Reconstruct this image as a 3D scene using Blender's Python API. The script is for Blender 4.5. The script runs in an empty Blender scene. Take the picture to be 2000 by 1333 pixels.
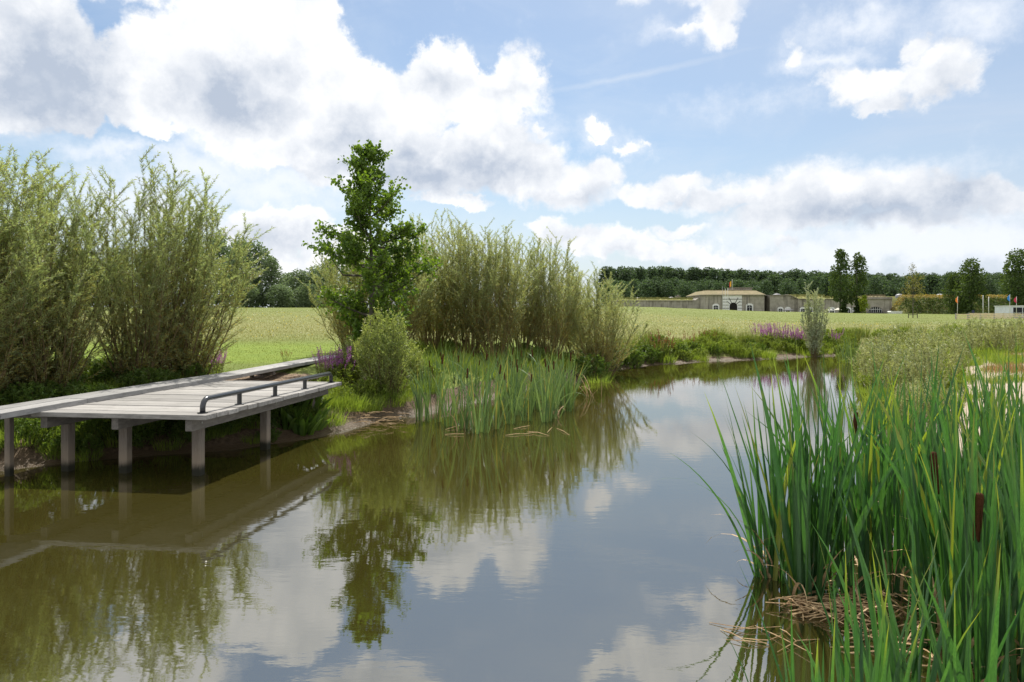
import bpy, math, random
import numpy as np
from mathutils import Vector, Matrix

R = math.radians
F, HOR, CAMH = 1400.0, 617.0, 2.2          # focal length and horizon (photo pixels), eye height above the water
SUN_EL, SUN_AZ = R(59), R(4)              # azimuth measured from +Y towards +X
SC = bpy.context.scene
COL = SC.collection

# ------------------------------------------------------------------ camera
cam = bpy.data.cameras.new("camera")
cam.sensor_width = 36.0
cam.lens = 36.0 * F / 2000.0
cam.shift_y = -(666.5 - HOR) / 2000.0
cam.clip_start, cam.clip_end = 0.05, 6000
co = bpy.data.objects.new("camera", cam)
COL.objects.link(co)
co.location = (0, 0, CAMH)
co.rotation_euler = (R(90), 0, 0)
SC.camera = co
SC.view_settings.view_transform = 'Standard'
SC.view_settings.look = 'None'
SC.view_settings.exposure = 0.3
SC.view_settings.gamma = 1.0
SC.cycles.max_bounces = 12
SC.cycles.transparent_max_bounces = 8
SC.cycles.transmission_bounces = 7
SC.cycles.glossy_bounces = 3
SC.cycles.sample_clamp_indirect = 4.0
SC.cycles.diffuse_bounces = 5

# ------------------------------------------------------------------ node helpers
class NT:
    def __init__(s, tree):
        s.t = tree; s.n = tree.nodes; s.l = tree.links
    def new(s, typ, **kw):
        n = s.n.new(typ)
        for k, v in kw.items():
            setattr(n, k, v)
        return n
    def set(s, sock, v):
        if isinstance(v, bpy.types.NodeSocket):
            s.l.new(v, sock)
        elif v is not None:
            if hasattr(sock.default_value, '__len__') and not hasattr(v, '__len__'):
                v = [v] * len(sock.default_value)
            if hasattr(v, '__len__') and len(v) == 3 and len(sock.default_value) == 4:
                v = (*v, 1)
            sock.default_value = v
    def math(s, op, a, b=None, c=None, clamp=False):
        n = s.new('ShaderNodeMath', operation=op, use_clamp=clamp)
        for i, v in enumerate((a, b, c)):
            if v is not None: s.set(n.inputs[i], v)
        return n.outputs[0]
    def vmath(s, op, a, b=None):
        n = s.new('ShaderNodeVectorMath', operation=op)
        s.set(n.inputs[0], a)
        if b is not None: s.set(n.inputs[1], b)
        return n.outputs[0]
    def mix(s, f, a, b, blend='MIX'):
        n = s.new('ShaderNodeMix', data_type='RGBA', blend_type=blend)
        s.set(n.inputs[0], f); s.set(n.inputs[6], a); s.set(n.inputs[7], b)
        return n.outputs[2]
    def noise(s, vec, scale, detail=4, rough=.55, dist=0, typ='FBM', lac=2.0):
        n = s.new('ShaderNodeTexNoise')
        n.noise_type = typ
        s.set(n.inputs['Vector'], vec)
        n.inputs['Scale'].default_value = scale; n.inputs['Detail'].default_value = detail
        n.inputs['Roughness'].default_value = rough; n.inputs['Distortion'].default_value = dist
        n.inputs['Lacunarity'].default_value = lac
        return n.outputs['Fac'], n.outputs['Color']
    def mapr(s, v, a, b, c=0.0, d=1.0, smooth=True):
        n = s.new('ShaderNodeMapRange', interpolation_type='SMOOTHSTEP' if smooth else 'LINEAR')
        for i, x in enumerate((v, a, b, c, d)): s.set(n.inputs[i], x)
        return n.outputs[0]
    def mapping(s, vec, loc=(0, 0, 0), rot=(0, 0, 0), sc=(1, 1, 1), typ='POINT'):
        n = s.new('ShaderNodeMapping', vector_type=typ)
        s.set(n.inputs[0], vec); n.inputs[1].default_value = loc; n.inputs[2].default_value = rot; n.inputs[3].default_value = sc
        return n.outputs[0]

# ------------------------------------------------------------------ world: Nishita sky plus a cloud deck laid out by direction
def build_world():
    w = bpy.data.worlds.new("World"); SC.world = w; w.use_nodes = True
    T = NT(w.node_tree); T.n.clear()
    out = T.new('ShaderNodeOutputWorld'); bg = T.new('ShaderNodeBackground')
    T.l.new(bg.outputs[0], out.inputs[0])
    sky = T.new('ShaderNodeTexSky', sky_type='NISHITA', sun_disc=False, sun_elevation=SUN_EL, sun_rotation=SUN_AZ,
                altitude=0, air_density=1.0, dust_density=1.2, ozone_density=1.4)
    K = 0.1                                                # background strength
    inv = 1.0 / K
    tc = T.new('ShaderNodeTexCoord').outputs['Generated']
    sp = T.new('ShaderNodeSeparateXYZ'); T.l.new(tc, sp.inputs[0])
    az = T.math('ARCTAN2', sp.outputs[0], sp.outputs[1])
    el = T.math('ARCSINE', sp.outputs[2])
    cmb = T.new('ShaderNodeCombineXYZ'); T.l.new(az, cmb.inputs[0]); T.l.new(el, cmb.inputs[1])
    P0 = cmb.outputs[0]
    # billowy warp of the lookup so every cloud edge is ragged
    _, c1 = T.noise(P0, 9, 3, .55)
    _, c2 = T.noise(P0, 34, 6, .62)
    wv = T.vmath('ADD', T.vmath('MULTIPLY', T.vmath('SUBTRACT', c1, (.5, .5, .5)), (.075, .06, 0)),
                 T.vmath('MULTIPLY', T.vmath('SUBTRACT', c2, (.5, .5, .5)), (.050, .046, 0)))
    P = T.vmath('ADD', P0, wv)

    def ae(px, py):
        a = math.atan((px - 1000) / F)
        return a, math.atan((HOR - py) / F * math.cos(a))
    def field(vec, blobs, k=1.72):
        acc = None
        for b in blobs:
            px, py, rx, ry = b[:4]; wgt = b[4] if len(b) > 4 else 1.0; rot = b[5] if len(b) > 5 else 0.0
            a, e = ae(px, py)
            m = T.mapping(vec, (a, e, 0), (0, 0, R(rot)), (rx * k / F * math.cos(a) ** 2, ry * k / F * math.cos(a), 1), 'TEXTURE')
            g = T.new('ShaderNodeTexGradient', gradient_type='SPHERICAL'); T.l.new(m, g.inputs[0])
            v = g.outputs['Fac']
            if wgt != 1.0: v = T.math('MULTIPLY', v, wgt)
            if acc is None: acc = v
            else:
                n = T.new('ShaderNodeMath', operation='SMOOTH_MAX'); T.set(n.inputs[0], acc); T.set(n.inputs[1], v); n.inputs[2].default_value = .06
                acc = n.outputs[0]
        return acc
    white = [(70, 60, 120, 90), (120, 120, 95, 100), (40, 170, 130, 80), (150, 190, 62, 52),
             (290, 135, 75, 75), (228, 120, 45, 60), (250, 190, 60, 50), (370, 110, 110, 85), (470, 60, 110, 80), (580, 30, 85, 70), (500, 170, 130, 85), (610, 110, 95, 85),
             (690, 150, 60, 55), (330, 190, 90, 60), (430, 215, 110, 45), (300, 240, 40, 26),
             (640, 230, 130, 75), (780, 215, 110, 70), (870, 150, 62, 66), (915, 190, 60, 60), (1010, 155, 66, 60), (965, 215, 70, 60), (900, 120, 30, 26),
             (560, 285, 150, 45), (700, 310, 150, 60), (850, 320, 170, 62), (960, 300, 95, 62), (1040, 330, 70, 60), (1110, 360, 95, 48), (1175, 340, 44, 34),
             (880, 395, 90, 16, .85),
             (1260, 378, 90, 25), (1330, 368, 85, 30), (1420, 392, 90, 30), (1500, 385, 110, 42), (1620, 375, 150, 52), (1760, 375, 150, 52), (1880, 385, 110, 46),
             (1960, 395, 60, 38), (1560, 425, 180, 30), (1780, 430, 150, 28),
             (1075, 448, 44, 26), (1130, 470, 70, 26), (1215, 480, 80, 26), (1320, 455, 60, 17), (1290, 490, 120, 22), (1430, 505, 130, 18), (1540, 478, 26, 12),
             
             (530, 445, 95, 40), (590, 440, 60, 36), (480, 480, 60, 40), (560, 510, 120, 26), (650, 480, 70, 40),
             (1390, 20, 50, 58), (1400, 62, 34, 26), (1345, 52, 40, 11, .85), (1290, -60, 90, 50), (1400, -80, 110, 60), (1190, -75, 60, 24),
             (1640, 168, 52, 36), (1720, 165, 70, 38), (1810, 155, 80, 44), (1865, 130, 62, 45), (1800, 100, 34, 26), (1700, 196, 70, 16, .9),
             (1555, 98, 24, 24, .72),
             (1160, 243, 24, 15, .9), (1188, 252, 26, 13, .85), (1172, 262, 20, 8, .75), (1228, 287, 30, 9, .85), (1266, 279, 14, 9, .85), (1052, 250, 26, 10, .75),
             (200, -120, 260, 80), (700, -160, 160, 70), (-250, 120, 200, 120), (-300, 380, 260, 60), (2250, 300, 200, 120), (2400, 80, 180, 80)]
    grey = [(95, 150, 115, 95, 1.2), (60, 185, 110, 65, 1.15), (20, 120, 70, 70, .8), (130, 205, 70, 36), (420, 185, 85, 45), (470, 212, 90, 28), (545, 140, 70, 26, .6),
            (850, 155, 50, 24, .62), (1000, 175, 50, 20, .4), (690, 275, 60, 42, .75), (830, 350, 120, 30, 1.0), (940, 335, 100, 36, .9), (800, 300, 70, 28, .8),
            (680, 325, 70, 28, .65), (580, 300, 50, 20, .45), (1000, 290, 50, 26, .5), (1110, 385, 80, 16, .5), (1030, 300, 40, 40, .45), (620, 350, 60, 16, .5),
            (1700, 412, 220, 30, .78), (1850, 385, 110, 34, .8), (1600, 425, 120, 16, .6), (1930, 365, 60, 20, .6), (1500, 410, 80, 16, .42), (1330, 392, 60, 10, .45),
            (1850, 170, 70, 26, .45), (1760, 190, 60, 14, .35), (1650, 48, 80, 22, .6), (1390, 20, 26, 26, .2), (545, 465, 80, 24, .65), (1105, 462, 40, 14, .42),
            (1200, 492, 90, 14, .35), (1780, 480, 200, 16, .5), (1880, 30, 110, 40, .6), (-250, 150, 200, 90, .8), (700, -150, 120, 50, .8)]
    soft = [(420, 330, 190, 50, .8), (250, 290, 150, 30, .75), (560, 370, 180, 50, .8), (430, 275, 90, 34, .8), (1620, 112, 110, 26, .75), (1670, 55, 150, 40, .62), (1890, 40, 150, 60, .6), (1340, 60, 80, 24, .6),
            (1800, 478, 260, 44, 1), (1940, 465, 130, 60, .9), (1650, 500, 280, 34, .9), (1500, 470, 160, 40, .7), (1170, 260, 70, 36, .5), (1240, 286, 60, 20, .5), (1500, 200, 200, 40, .4), (300, 400, 260, 60, .7), (1050, 260, 70, 40, .6), (1700, 330, 260, 30, .5)]
    SF = field(P, soft, 1.5)
    D = field(P, white)
    n1, _ = T.noise(P0, 20, 8, .66)
    n2, _ = T.noise(P0, 62, 6, .65)
    vor = T.new('ShaderNodeTexVoronoi', feature='SMOOTH_F1'); T.set(vor.inputs['Vector'], P); vor.inputs['Scale'].default_value = 34
    vor.inputs['Smoothness'].default_value = .5
    puff = vor.outputs['Distance']
    # unseen sky outside the view: clouds made denser and whiter to light camera-facing sides
    nb, _ = T.noise(T.mapping(tc, sc=(1, 1, 1.6)), 2.6, 8, .6)
    away = T.math('MAXIMUM', T.mapr(T.math('ABSOLUTE', az), .72, 1.1), T.mapr(el, .5, .62))
    D = T.math('MAXIMUM', D, T.math('MULTIPLY', away, T.mapr(nb, .30, .52, .1, .9)))
    d = T.math('ADD', D, T.math('MULTIPLY', T.math('SUBTRACT', n1, .5), .30))
    d = T.math('ADD', d, T.math('MULTIPLY', T.math('SUBTRACT', n2, .5), .12))
    d = T.math('ADD', d, T.math('MULTIPLY', T.math('SUBTRACT', .45, puff), .14))
    gated = T.mapr(D, .02, .12)
    cov = T.math('MULTIPLY', T.mapr(d, .28, T.mapr(az, -.15, .25, .47, .66)), gated)
    G = field(T.vmath('ADD', P0, T.vmath('MULTIPLY', wv, (.7, .7, 0))), grey, 2.0)
    G = T.math('MULTIPLY', G, T.mapr(n1, .30, .70, 1.14, .88))
    G = T.math('MAXIMUM', G, T.math('MULTIPLY', away, T.mapr(nb, .62, .80, 0, .35)))
    gs = T.mapr(G, -.05, 1.05, 0, 1, False)
    gs = T.math('ADD', gs, T.math('MULTIPLY', T.math('ADD', T.mapr(n1, .36, .64, 1, 0), T.mapr(az, 0, .4, 0, .7)), .14), clamp=True)
    relief = T.math('ADD', T.math('MULTIPLY', T.math('SUBTRACT', puff, .4), .34), T.math('MULTIPLY', T.math('SUBTRACT', n2, .5), .20))
    gs = T.math('ADD', gs, relief, clamp=True)
    ccol = T.mix(gs, (.95 * inv, .95 * inv, .95 * inv), (.42 * inv, .48 * inv, .58 * inv))
    # thin cirrus veils and the bright band over the horizon
    wsp, _ = T.noise(T.mapping(P0, rot=(0, 0, R(-14)), sc=(1, 3.2, 1)), 4.0, 7, .62, .6)
    veil = T.mapr(wsp, .40, .75, 0, .5)
    lowband = T.mapr(el, .0, .26, .66, .03)
    right = T.mapr(T.math('ADD', az, T.math('MULTIPLY', el, .9)), .25, .85, 0, .30)
    veil = T.math('ADD', T.math('MULTIPLY', veil, T.mapr(el, .08, .3, .9, .42)), T.math('ADD', lowband, right), clamp=True)
    ct = T.math('MULTIPLY', field(T.vmath('ADD', P0, T.vmath('MULTIPLY', T.vmath('SUBTRACT', c2, (.5, .5, .5)), (.008, .008, 0))),
                                  [(1230, 150, 170, 5, 1.0, 8)], 1.6), .35)
    veil = T.math('MAXIMUM', veil, T.math('ADD', veil, ct), clamp=True)
    vcol = T.mix(T.mapr(az, -.3, .6), (.72 * inv, .78 * inv, .84 * inv), (.56 * inv, .62 * inv, .72 * inv))
    base = T.mix(1.0, sky.outputs[0], (.90, .98, 1.0), 'MULTIPLY')
    c = T.mix(veil, base, vcol)
    sc_ = T.mapr(T.math('ADD', SF, T.math('MULTIPLY', T.math('SUBTRACT', n1, .55), .9)), .02, .75, 0, .85)
    c = T.mix(sc_, c, (.80 * inv, .83 * inv, .88 * inv))
    c = T.mix(cov, c, ccol)
    T.l.new(c, bg.inputs[0]); bg.inputs[1].default_value = K
build_world()

sd = bpy.data.lights.new("sun", 'SUN'); sd.energy = 5.0; sd.angle = R(.6); sd.color = (1, .95, .86)
so = bpy.data.objects.new("sun", sd); COL.objects.link(so)
sv = Vector((math.sin(SUN_AZ) * math.cos(SUN_EL), math.cos(SUN_AZ) * math.cos(SUN_EL), math.sin(SUN_EL)))
so.rotation_euler = sv.to_track_quat('Z', 'Y').to_euler(); so.location = sv * 60

# ------------------------------------------------------------------ mesh helpers
def link_mesh(name, V, faces, mat, parent=None, attrs=None, smooth=False, loc=None):
    """faces: list of int arrays, each (n, k)"""
    me = bpy.data.meshes.new(name)
    V = np.asarray(V, dtype=np.float32)
    me.vertices.add(len(V)); me.vertices.foreach_set('co', V.ravel())
    idx = np.concatenate([f.ravel() for f in faces]).astype(np.int32)
    tot = np.concatenate([np.full(len(f), f.shape[1], dtype=np.int32) for f in faces])
    start = np.concatenate([[0], np.cumsum(tot)[:-1]]).astype(np.int32)
    me.loops.add(len(idx)); me.loops.foreach_set('vertex_index', idx)
    me.polygons.add(len(tot)); me.polygons.foreach_set('loop_start', start); me.polygons.foreach_set('loop_total', tot)
    if smooth: me.polygons.foreach_set('use_smooth', np.ones(len(tot), dtype=bool))
    if attrs:
        for k, v in attrs.items():
            a = me.attributes.new(k, 'FLOAT', 'POINT'); a.data.foreach_set('value', np.asarray(v, dtype=np.float32))
    me.update(calc_edges=True); me.validate()
    if mat: me.materials.append(mat)
    o = bpy.data.objects.new(name, me); COL.objects.link(o)
    if parent: o.parent = parent
    if loc is not None: o.location = loc
    return o

def tag(o, label=None, cat=None, group=None, kind=None):
    if label: o['label'] = label
    if cat: o['category'] = cat
    if group: o['group'] = group
    if kind: o['kind'] = kind
    return o

def empty(name, loc=(0, 0, 0), rz=0.0, sc=1.0):
    o = bpy.data.objects.new(name, None); COL.objects.link(o); o.empty_display_size = .2
    o.location = loc; o.rotation_euler = (0, 0, rz); o.scale = (sc, sc, sc) if not hasattr(sc, '__len__') else sc
    return o

def copy_tree(root, loc, rz, sc=1.0):
    r = root.copy(); COL.objects.link(r); r.location = loc; r.rotation_euler = (0, 0, rz)
    r.scale = (sc, sc, sc) if not hasattr(sc, '__len__') else sc
    for k in ('label', 'group'):
        if k in r.keys(): del r[k]
    for ch in list(root.children):
        c = ch.copy(); COL.objects.link(c); c.parent = r
        for g in ch.children:
            q = g.copy(); COL.objects.link(q); q.parent = c
    return r

class MB:
    """collects boxes, prisms and tubes into one mesh"""
    def __init__(s): s.v = []; s.f = []
    def add(s, vs, fs):
        b = len(s.v); s.v += [tuple(v) for v in vs]; s.f += [tuple(i + b for i in f) for f in fs]; return s
    def obox(s, c, ax, ay, az, hx, hy, hz):
        c, ax, ay, az = map(Vector, (c, ax, ay, az)); vs = []
        for z in (-1, 1):
            for x, y in ((-1, -1), (1, -1), (1, 1), (-1, 1)):
                vs.append(c + ax * hx * x + ay * hy * y + az * hz * z)
        return s.add(vs, [(3, 2, 1, 0), (4, 5, 6, 7), (0, 1, 5, 4), (1, 2, 6, 5), (2, 3, 7, 6), (3, 0, 4, 7)])
    def box(s, x0, x1, y0, y1, z0, z1):
        return s.obox(((x0 + x1) / 2, (y0 + y1) / 2, (z0 + z1) / 2), (1, 0, 0), (0, 1, 0), (0, 0, 1), (x1 - x0) / 2, (y1 - y0) / 2, (z1 - z0) / 2)
    def tube(s, pts, rad, n=8, cap=True):
        pts = [Vector(p) for p in pts]; rr = rad if hasattr(rad, '__len__') else [rad] * len(pts)
        b = len(s.v); up = Vector((0, 0, 1)); prev = None
        for i, p in enumerate(pts):
            d = (pts[min(i + 1, len(pts) - 1)] - pts[max(i - 1, 0)]).normalized()
            if prev is None:
                a = d.cross(up) if abs(d.z) < .95 else d.cross(Vector((1, 0, 0)))
            else: a = prev - d * prev.dot(d)
            a.normalize(); prev = a; c = d.cross(a)
            for k in range(n):
                t = 2 * math.pi * k / n; s.v.append(tuple(p + (a * math.cos(t) + c * math.sin(t)) * rr[i]))
        for i in range(len(pts) - 1):
            for k in range(n):
                s.f.append((b + i * n + k, b + i * n + (k + 1) % n, b + (i + 1) * n + (k + 1) % n, b + (i + 1) * n + k))
        if cap:
            s.f.append(tuple(b + k for k in range(n))[::-1]); e = b + (len(pts) - 1) * n; s.f.append(tuple(e + k for k in range(n)))
        return s
    def prism(s, poly, z0, z1):
        n = len(poly)
        return s.add([(x, y, z0) for x, y in poly] + [(x, y, z1) for x, y in poly],
                     [tuple(range(n))[::-1], tuple(range(n, 2 * n))] + [(i, (i + 1) % n, n + (i + 1) % n, n + i) for i in range(n)])
    def profile(s, poly, y0, y1):
        """poly in (x, z), extruded along y"""
        n = len(poly)
        return s.add([(x, y0, z) for x, z in poly] + [(x, y1, z) for x, z in poly],
                     [tuple(range(n)), tuple(range(n, 2 * n))[::-1]] + [((i + 1) % n, i, n + i, n + (i + 1) % n) for i in range(n)])
    def lathe(s, prof, c=(0, 0, 0), n=16):
        b = len(s.v)
        for r, z in prof:
            for k in range(n):
                t = 2 * math.pi * k / n; s.v.append((c[0] + r * math.cos(t), c[1] + r * math.sin(t), c[2] + z))
        for i in range(len(prof) - 1):
            for k in range(n):
                s.f.append((b + i * n + k, b + i * n + (k + 1) % n, b + (i + 1) * n + (k + 1) % n, b + (i + 1) * n + k))
        return s
    def build(s, name, mat, parent=None, smooth=False, bevel=0.0, loc=None):
        me = bpy.data.meshes.new(name); me.from_pydata(s.v, [], s.f); me.update()
        if smooth: me.polygons.foreach_set('use_smooth', [True] * len(me.polygons))
        me.materials.append(mat)
        o = bpy.data.objects.new(name, me); COL.objects.link(o)
        if parent: o.parent = parent
        if loc is not None: o.location = loc
        if bevel > 0:
            m = o.modifiers.new('bevel', 'BEVEL'); m.width = bevel; m.segments = 2; m.limit_method = 'ANGLE'
        return o

def unit(a): return a / np.maximum(np.linalg.norm(a, axis=1, keepdims=True), 1e-9)

def leaf_arrays(P, D, L, W, rng, shape='lance', droop=.25):
    """one small folded face per leaf"""
    n = len(P); L = np.asarray(L).reshape(-1, 1); W = np.asarray(W).reshape(-1, 1)
    D = unit(D); S = unit(np.cross(D, unit(rng.normal(size=(n, 3))))); N = np.cross(D, S)
    if shape == 'lance': tab = [(0, 0), (.4, 1), (1, 0), (.4, -1)]
    else: tab = [(0, 0), (.25, .85), (.7, .9), (1, 0), (.7, -.9), (.25, -.85)]
    V = np.empty((n, len(tab), 3))
    for i, (t, s) in enumerate(tab):
        V[:, i] = P + D * L * t + S * W * .5 * s + N * L * (.10 * abs(s)) - np.array([0, 0, 1.]) * L * droop * t * t
    return V.reshape(-1, 3), np.arange(n * len(tab)).reshape(n, len(tab)), len(tab)

def blade_arrays(B, head, lean, bend, H, W, nseg=5, fold=False, rng=None, tipw=.02, wmax=.35, twist=.6):
    n = len(B); t = np.linspace(0, 1, nseg + 1); cols = 3 if fold else 2
    V = np.empty((n, nseg + 1, cols, 3)); p = B.copy().astype(float)
    hx, hy = np.cos(head), np.sin(head)
    tw0 = rng.uniform(-1.2, 1.2, n) if rng is not None else np.zeros(n)
    for i in range(nseg + 1):
        th = lean + bend * t[i] ** 1.8
        if i > 0:
            thm = lean + bend * ((t[i] + t[i - 1]) / 2) ** 1.8; ds = H / nseg
            p = p + np.stack([hx * np.sin(thm) * ds, hy * np.sin(thm) * ds, np.cos(thm) * ds], 1)
        a = head + math.pi / 2 + tw0 + twist * tw0 * t[i]
        side = np.stack([np.cos(a), np.sin(a), np.zeros(n)], 1)
        prof = (.75 + .25 * min(1, t[i] / wmax)) * (1 - max(0, (t[i] - wmax) / (1 - wmax)) ** 1.6) + tipw
        w = (W * prof * .5)[:, None]
        V[:, i, 0] = p - side * w; V[:, i, -1] = p + side * w
        if fold:
            nrm = np.stack([-np.sin(a) * np.cos(th), np.cos(a) * np.cos(th), np.sin(th) * 0], 1)
            V[:, i, 1] = p + nrm * w * .55
    base = (np.arange(n) * (nseg + 1) * cols)[:, None, None]
    i = np.arange(nseg)[None, :, None]; j = np.arange(cols - 1)[None, None, :]
    q0 = base + i * cols + j
    Fq = np.stack([q0, q0 + 1, q0 + cols + 1, q0 + cols], -1).reshape(-1, 4)
    T = np.broadcast_to(t[None, :, None], (n, nseg + 1, cols)).reshape(-1)
    return V.reshape(-1, 3), Fq, T

# ------------------------------------------------------------------ materials
MATS = {}
def foliage(name, a, b, c=None, trans=.45, rough=.5, spec=.35, tcol=None, tip=None):
    m = bpy.data.materials.new(name); m.use_nodes = True; T = NT(m.node_tree); T.n.clear()
    out = T.new('ShaderNodeOutputMaterial')
    g = T.new('ShaderNodeNewGeometry'); ri = g.outputs['Random Per Island']
    col = T.mix(ri, a, b)
    oi = T.new('ShaderNodeObjectInfo')
    n, _ = T.noise(T.new('ShaderNodeTexCoord').outputs['Object'], 1.3, 3)
    col = T.mix(T.mapr(n, .35, .65, 0, .45), col, tuple(x * y for x, y in zip(b, (1.25, 1.15, .8))))
    if c is not None:
        at = T.new('ShaderNodeAttribute', attribute_name='tone')
        col = T.mix(at.outputs['Fac'], col, c)
    if tip is not None:
        at = T.new('ShaderNodeAttribute', attribute_name='t')
        k = T.math('MULTIPLY', T.mapr(at.outputs['Fac'], .72, 1.0), T.mapr(ri, .6, .95))
        k2 = T.mapr(ri, .975, .985)
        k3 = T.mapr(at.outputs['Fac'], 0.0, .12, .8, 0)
        sn_, _ = T.noise(T.mapping(T.new('ShaderNodeTexCoord').outputs['Object'], sc=(1, 1, .06)), 160, 3, .6)
        bl_, _ = T.noise(T.new('ShaderNodeTexCoord').outputs['Object'], 7, 4, .6)
        col = T.mix(T.mapr(sn_, .35, .65, 0, .45), col, tuple(x * .55 for x in a))
        col = T.mix(T.mapr(bl_, .62, .76, 0, .38), col, tuple(x * .8 for x in tip))
        col = T.mix(T.math('MAXIMUM', k, T.math('MULTIPLY', k2, .8)), col, tip)
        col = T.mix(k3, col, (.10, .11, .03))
    hs = T.new('ShaderNodeHueSaturation'); T.set(hs.inputs['Value'], T.mapr(oi.outputs['Random'], 0, 1, .86, 1.14, False)); T.set(hs.inputs['Color'], col)
    col = hs.outputs[0]
    p = T.new('ShaderNodeBsdfPrincipled'); T.set(p.inputs['Base Color'], col)
    p.inputs['Roughness'].default_value = rough; p.inputs['Specular IOR Level'].default_value = spec
    tr = T.new('ShaderNodeBsdfTranslucent')
    T.set(tr.inputs[0], T.mix(1.0, col, tcol or (1.5, 1.45, .55), 'MULTIPLY'))
    mx = T.new('ShaderNodeMixShader'); mx.inputs[0].default_value = trans
    T.l.new(p.outputs[0], mx.inputs[1]); T.l.new(tr.outputs[0], mx.inputs[2]); T.l.new(mx.outputs[0], out.inputs[0])
    MATS[name] = m
    return m

def simple(name, col, rough=.7, spec=.4, metal=0.0, noise=None, bump=0.0, nsc=3.0, stretch=(1, 1, 1), coat=0):
    m = bpy.data.materials.new(name); m.use_nodes = True; T = NT(m.node_tree)
    p = T.n['Principled BSDF']
    tc = T.mapping(T.new('ShaderNodeTexCoord').outputs['Object'], sc=stretch)
    n, _ = T.noise(tc, nsc, 7, .65)
    n2, _ = T.noise(tc, nsc * 6, 4, .6)
    k = T.mapr(T.math('ADD', T.math('MULTIPLY', n, .7), T.math('MULTIPLY', n2, .3)), .35, .65)
    T.set(p.inputs['Base Color'], T.mix(k, col, noise or tuple(x * .8 for x in col)))
    p.inputs['Roughness'].default_value = rough; p.inputs['Specular IOR Level'].default_value = spec; p.inputs['Metallic'].default_value = metal
    if coat: p.inputs['Coat Weight'].default_value = coat; p.inputs['Coat Roughness'].default_value = .15
    if bump:
        b = T.new('ShaderNodeBump'); b.inputs['Strength'].default_value = bump; b.inputs['Distance'].default_value = .02
        T.set(b.inputs['Height'], n2); T.l.new(b.outputs[0], p.inputs['Normal'])
    MATS[name] = m
    return m

M_WILLOW = foliage('willow_leaf', (.21, .285, .135), (.37, .43, .235), (.30, .24, .07), trans=.52, rough=.42, spec=.45, tcol=(1.3, 1.35, .75))
M_WILLOW2 = foliage('row_willow_leaf', (.20, .27, .14), (.34, .395, .235), (.36, .27, .075), trans=.50, rough=.45, spec=.4, tcol=(1.3, 1.3, .75))
M_ALDER = foliage('alder_leaf', (.050, .110, .018), (.125, .205, .035), (.05, .10, .02), trans=.48, rough=.5, spec=.4)
M_BUSH = foliage('young_willow_leaf', (.20, .28, .09), (.36, .42, .18), (.10, .13, .04), trans=.48, rough=.45, tcol=(1.35, 1.35, .65))
M_SILVER = foliage('silver_willow_leaf', (.26, .31, .20), (.50, .55, .40), (.12, .15, .06), trans=.35, rough=.45, tcol=(1.2, 1.25, .8))
M_SILVER2 = foliage('grey_green_herb_leaf', (.17, .22, .09), (.42, .45, .27), (.2, .22, .06), trans=.35, rough=.5, tcol=(1.3, 1.3, .7))
M_HERB = foliage('bright_herb_leaf', (.11, .18, .028), (.21, .28, .06), (.20, .20, .06), trans=.5, tcol=(1.3, 1.3, .55))
M_HERBD = foliage('dark_herb_leaf', (.055, .12, .022), (.11, .18, .04), (.12, .12, .04), trans=.45)
M_SEDGE = foliage('sedge_blade', (.10, .16, .04), (.20, .23, .075), None, trans=.4, tip=(.25, .20, .09))
M_CAT = foliage('cattail_blade', (.036, .105, .048), (.074, .168, .066), None, trans=.40, rough=.46, spec=.5, tcol=(1.35, 1.6, .45), tip=(.26, .27, .05))
M_CATB = foliage('grey_cattail_blade', (.055, .120, .050), (.155, .235, .100), None, trans=.32, rough=.42, spec=.45, tip=(.30, .27, .07))
M_GRASS = foliage('meadow_grass_blade', (.112, .150, .022), (.150, .180, .034), (.215, .19, .068), trans=.34, rough=.6, spec=.2, tcol=(1.25, 1.15, .45))
M_DOCK = foliage('rusty_dock_seed', (.16, .06, .025), (.26, .10, .04), None, trans=.3)
M_PURPLE = foliage('loosestrife_petal', (.27, .11, .28), (.42, .21, .43), None, trans=.45, tcol=(1.3, .8, 1.3))
M_YELLOW = foliage('yellow_flower_petal', (.6, .42, .03), (.7, .55, .05), None, trans=.3)
M_WHITEF = foliage('white_flower_petal', (.6, .6, .5), (.75, .75, .65), None, trans=.3, tcol=(1, 1, 1))
M_FAR = foliage('hazed_far_tree_leaf', (.042, .076, .046), (.082, .122, .070), None, trans=.3, rough=.7, spec=.15, tcol=(1.3, 1.4, .7))  # bluish cast in the leaf colour stands in for distance haze
M_FARB = foliage('haze_tinted_tree_leaf', (.105, .155, .095), (.18, .235, .14), None, trans=.35, rough=.7, spec=.2, tcol=(1.2, 1.3, .8))  # paler blue tint mixed into these leaves in place of haze
M_DARKT = foliage('dark_tree_leaf', (.038, .072, .026), (.075, .115, .040), None, trans=.35, rough=.7, spec=.2)
M_LIME = foliage('lime_tree_leaf', (.14, .20, .02), (.20, .26, .03), None, trans=.4)
M_STRAW = simple('dead_reed', (.55, .40, .22), .7, .3, noise=(.28, .17, .085), nsc=9)
M_STEM = simple('willow_bark', (.17, .125, .06), .8, .2, noise=(.09, .07, .035), nsc=6)
M_STEMY = simple('yellow_willow_bark', (.25, .19, .08), .75, .25, noise=(.14, .10, .045), nsc=6)
M_BARK = simple('alder_bark', (.13, .12, .095), .85, .2, noise=(.07, .065, .05), nsc=5, stretch=(1, 1, .2))
M_BROWN = simple('cattail_spike', (.085, .035, .016), .95, .1, noise=(.05, .02, .01), nsc=30, bump=.4)
M_BLACKROD = simple('black_pipe', (.017, .019, .023), .32, .5, coat=.4, noise=(.024, .026, .03))
M_CATSTALK = simple('cattail_stalk', (.10, .16, .05), .5, .4)
M_MUD = simple('wet_mud', (.09, .065, .04), .35, .5)

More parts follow.
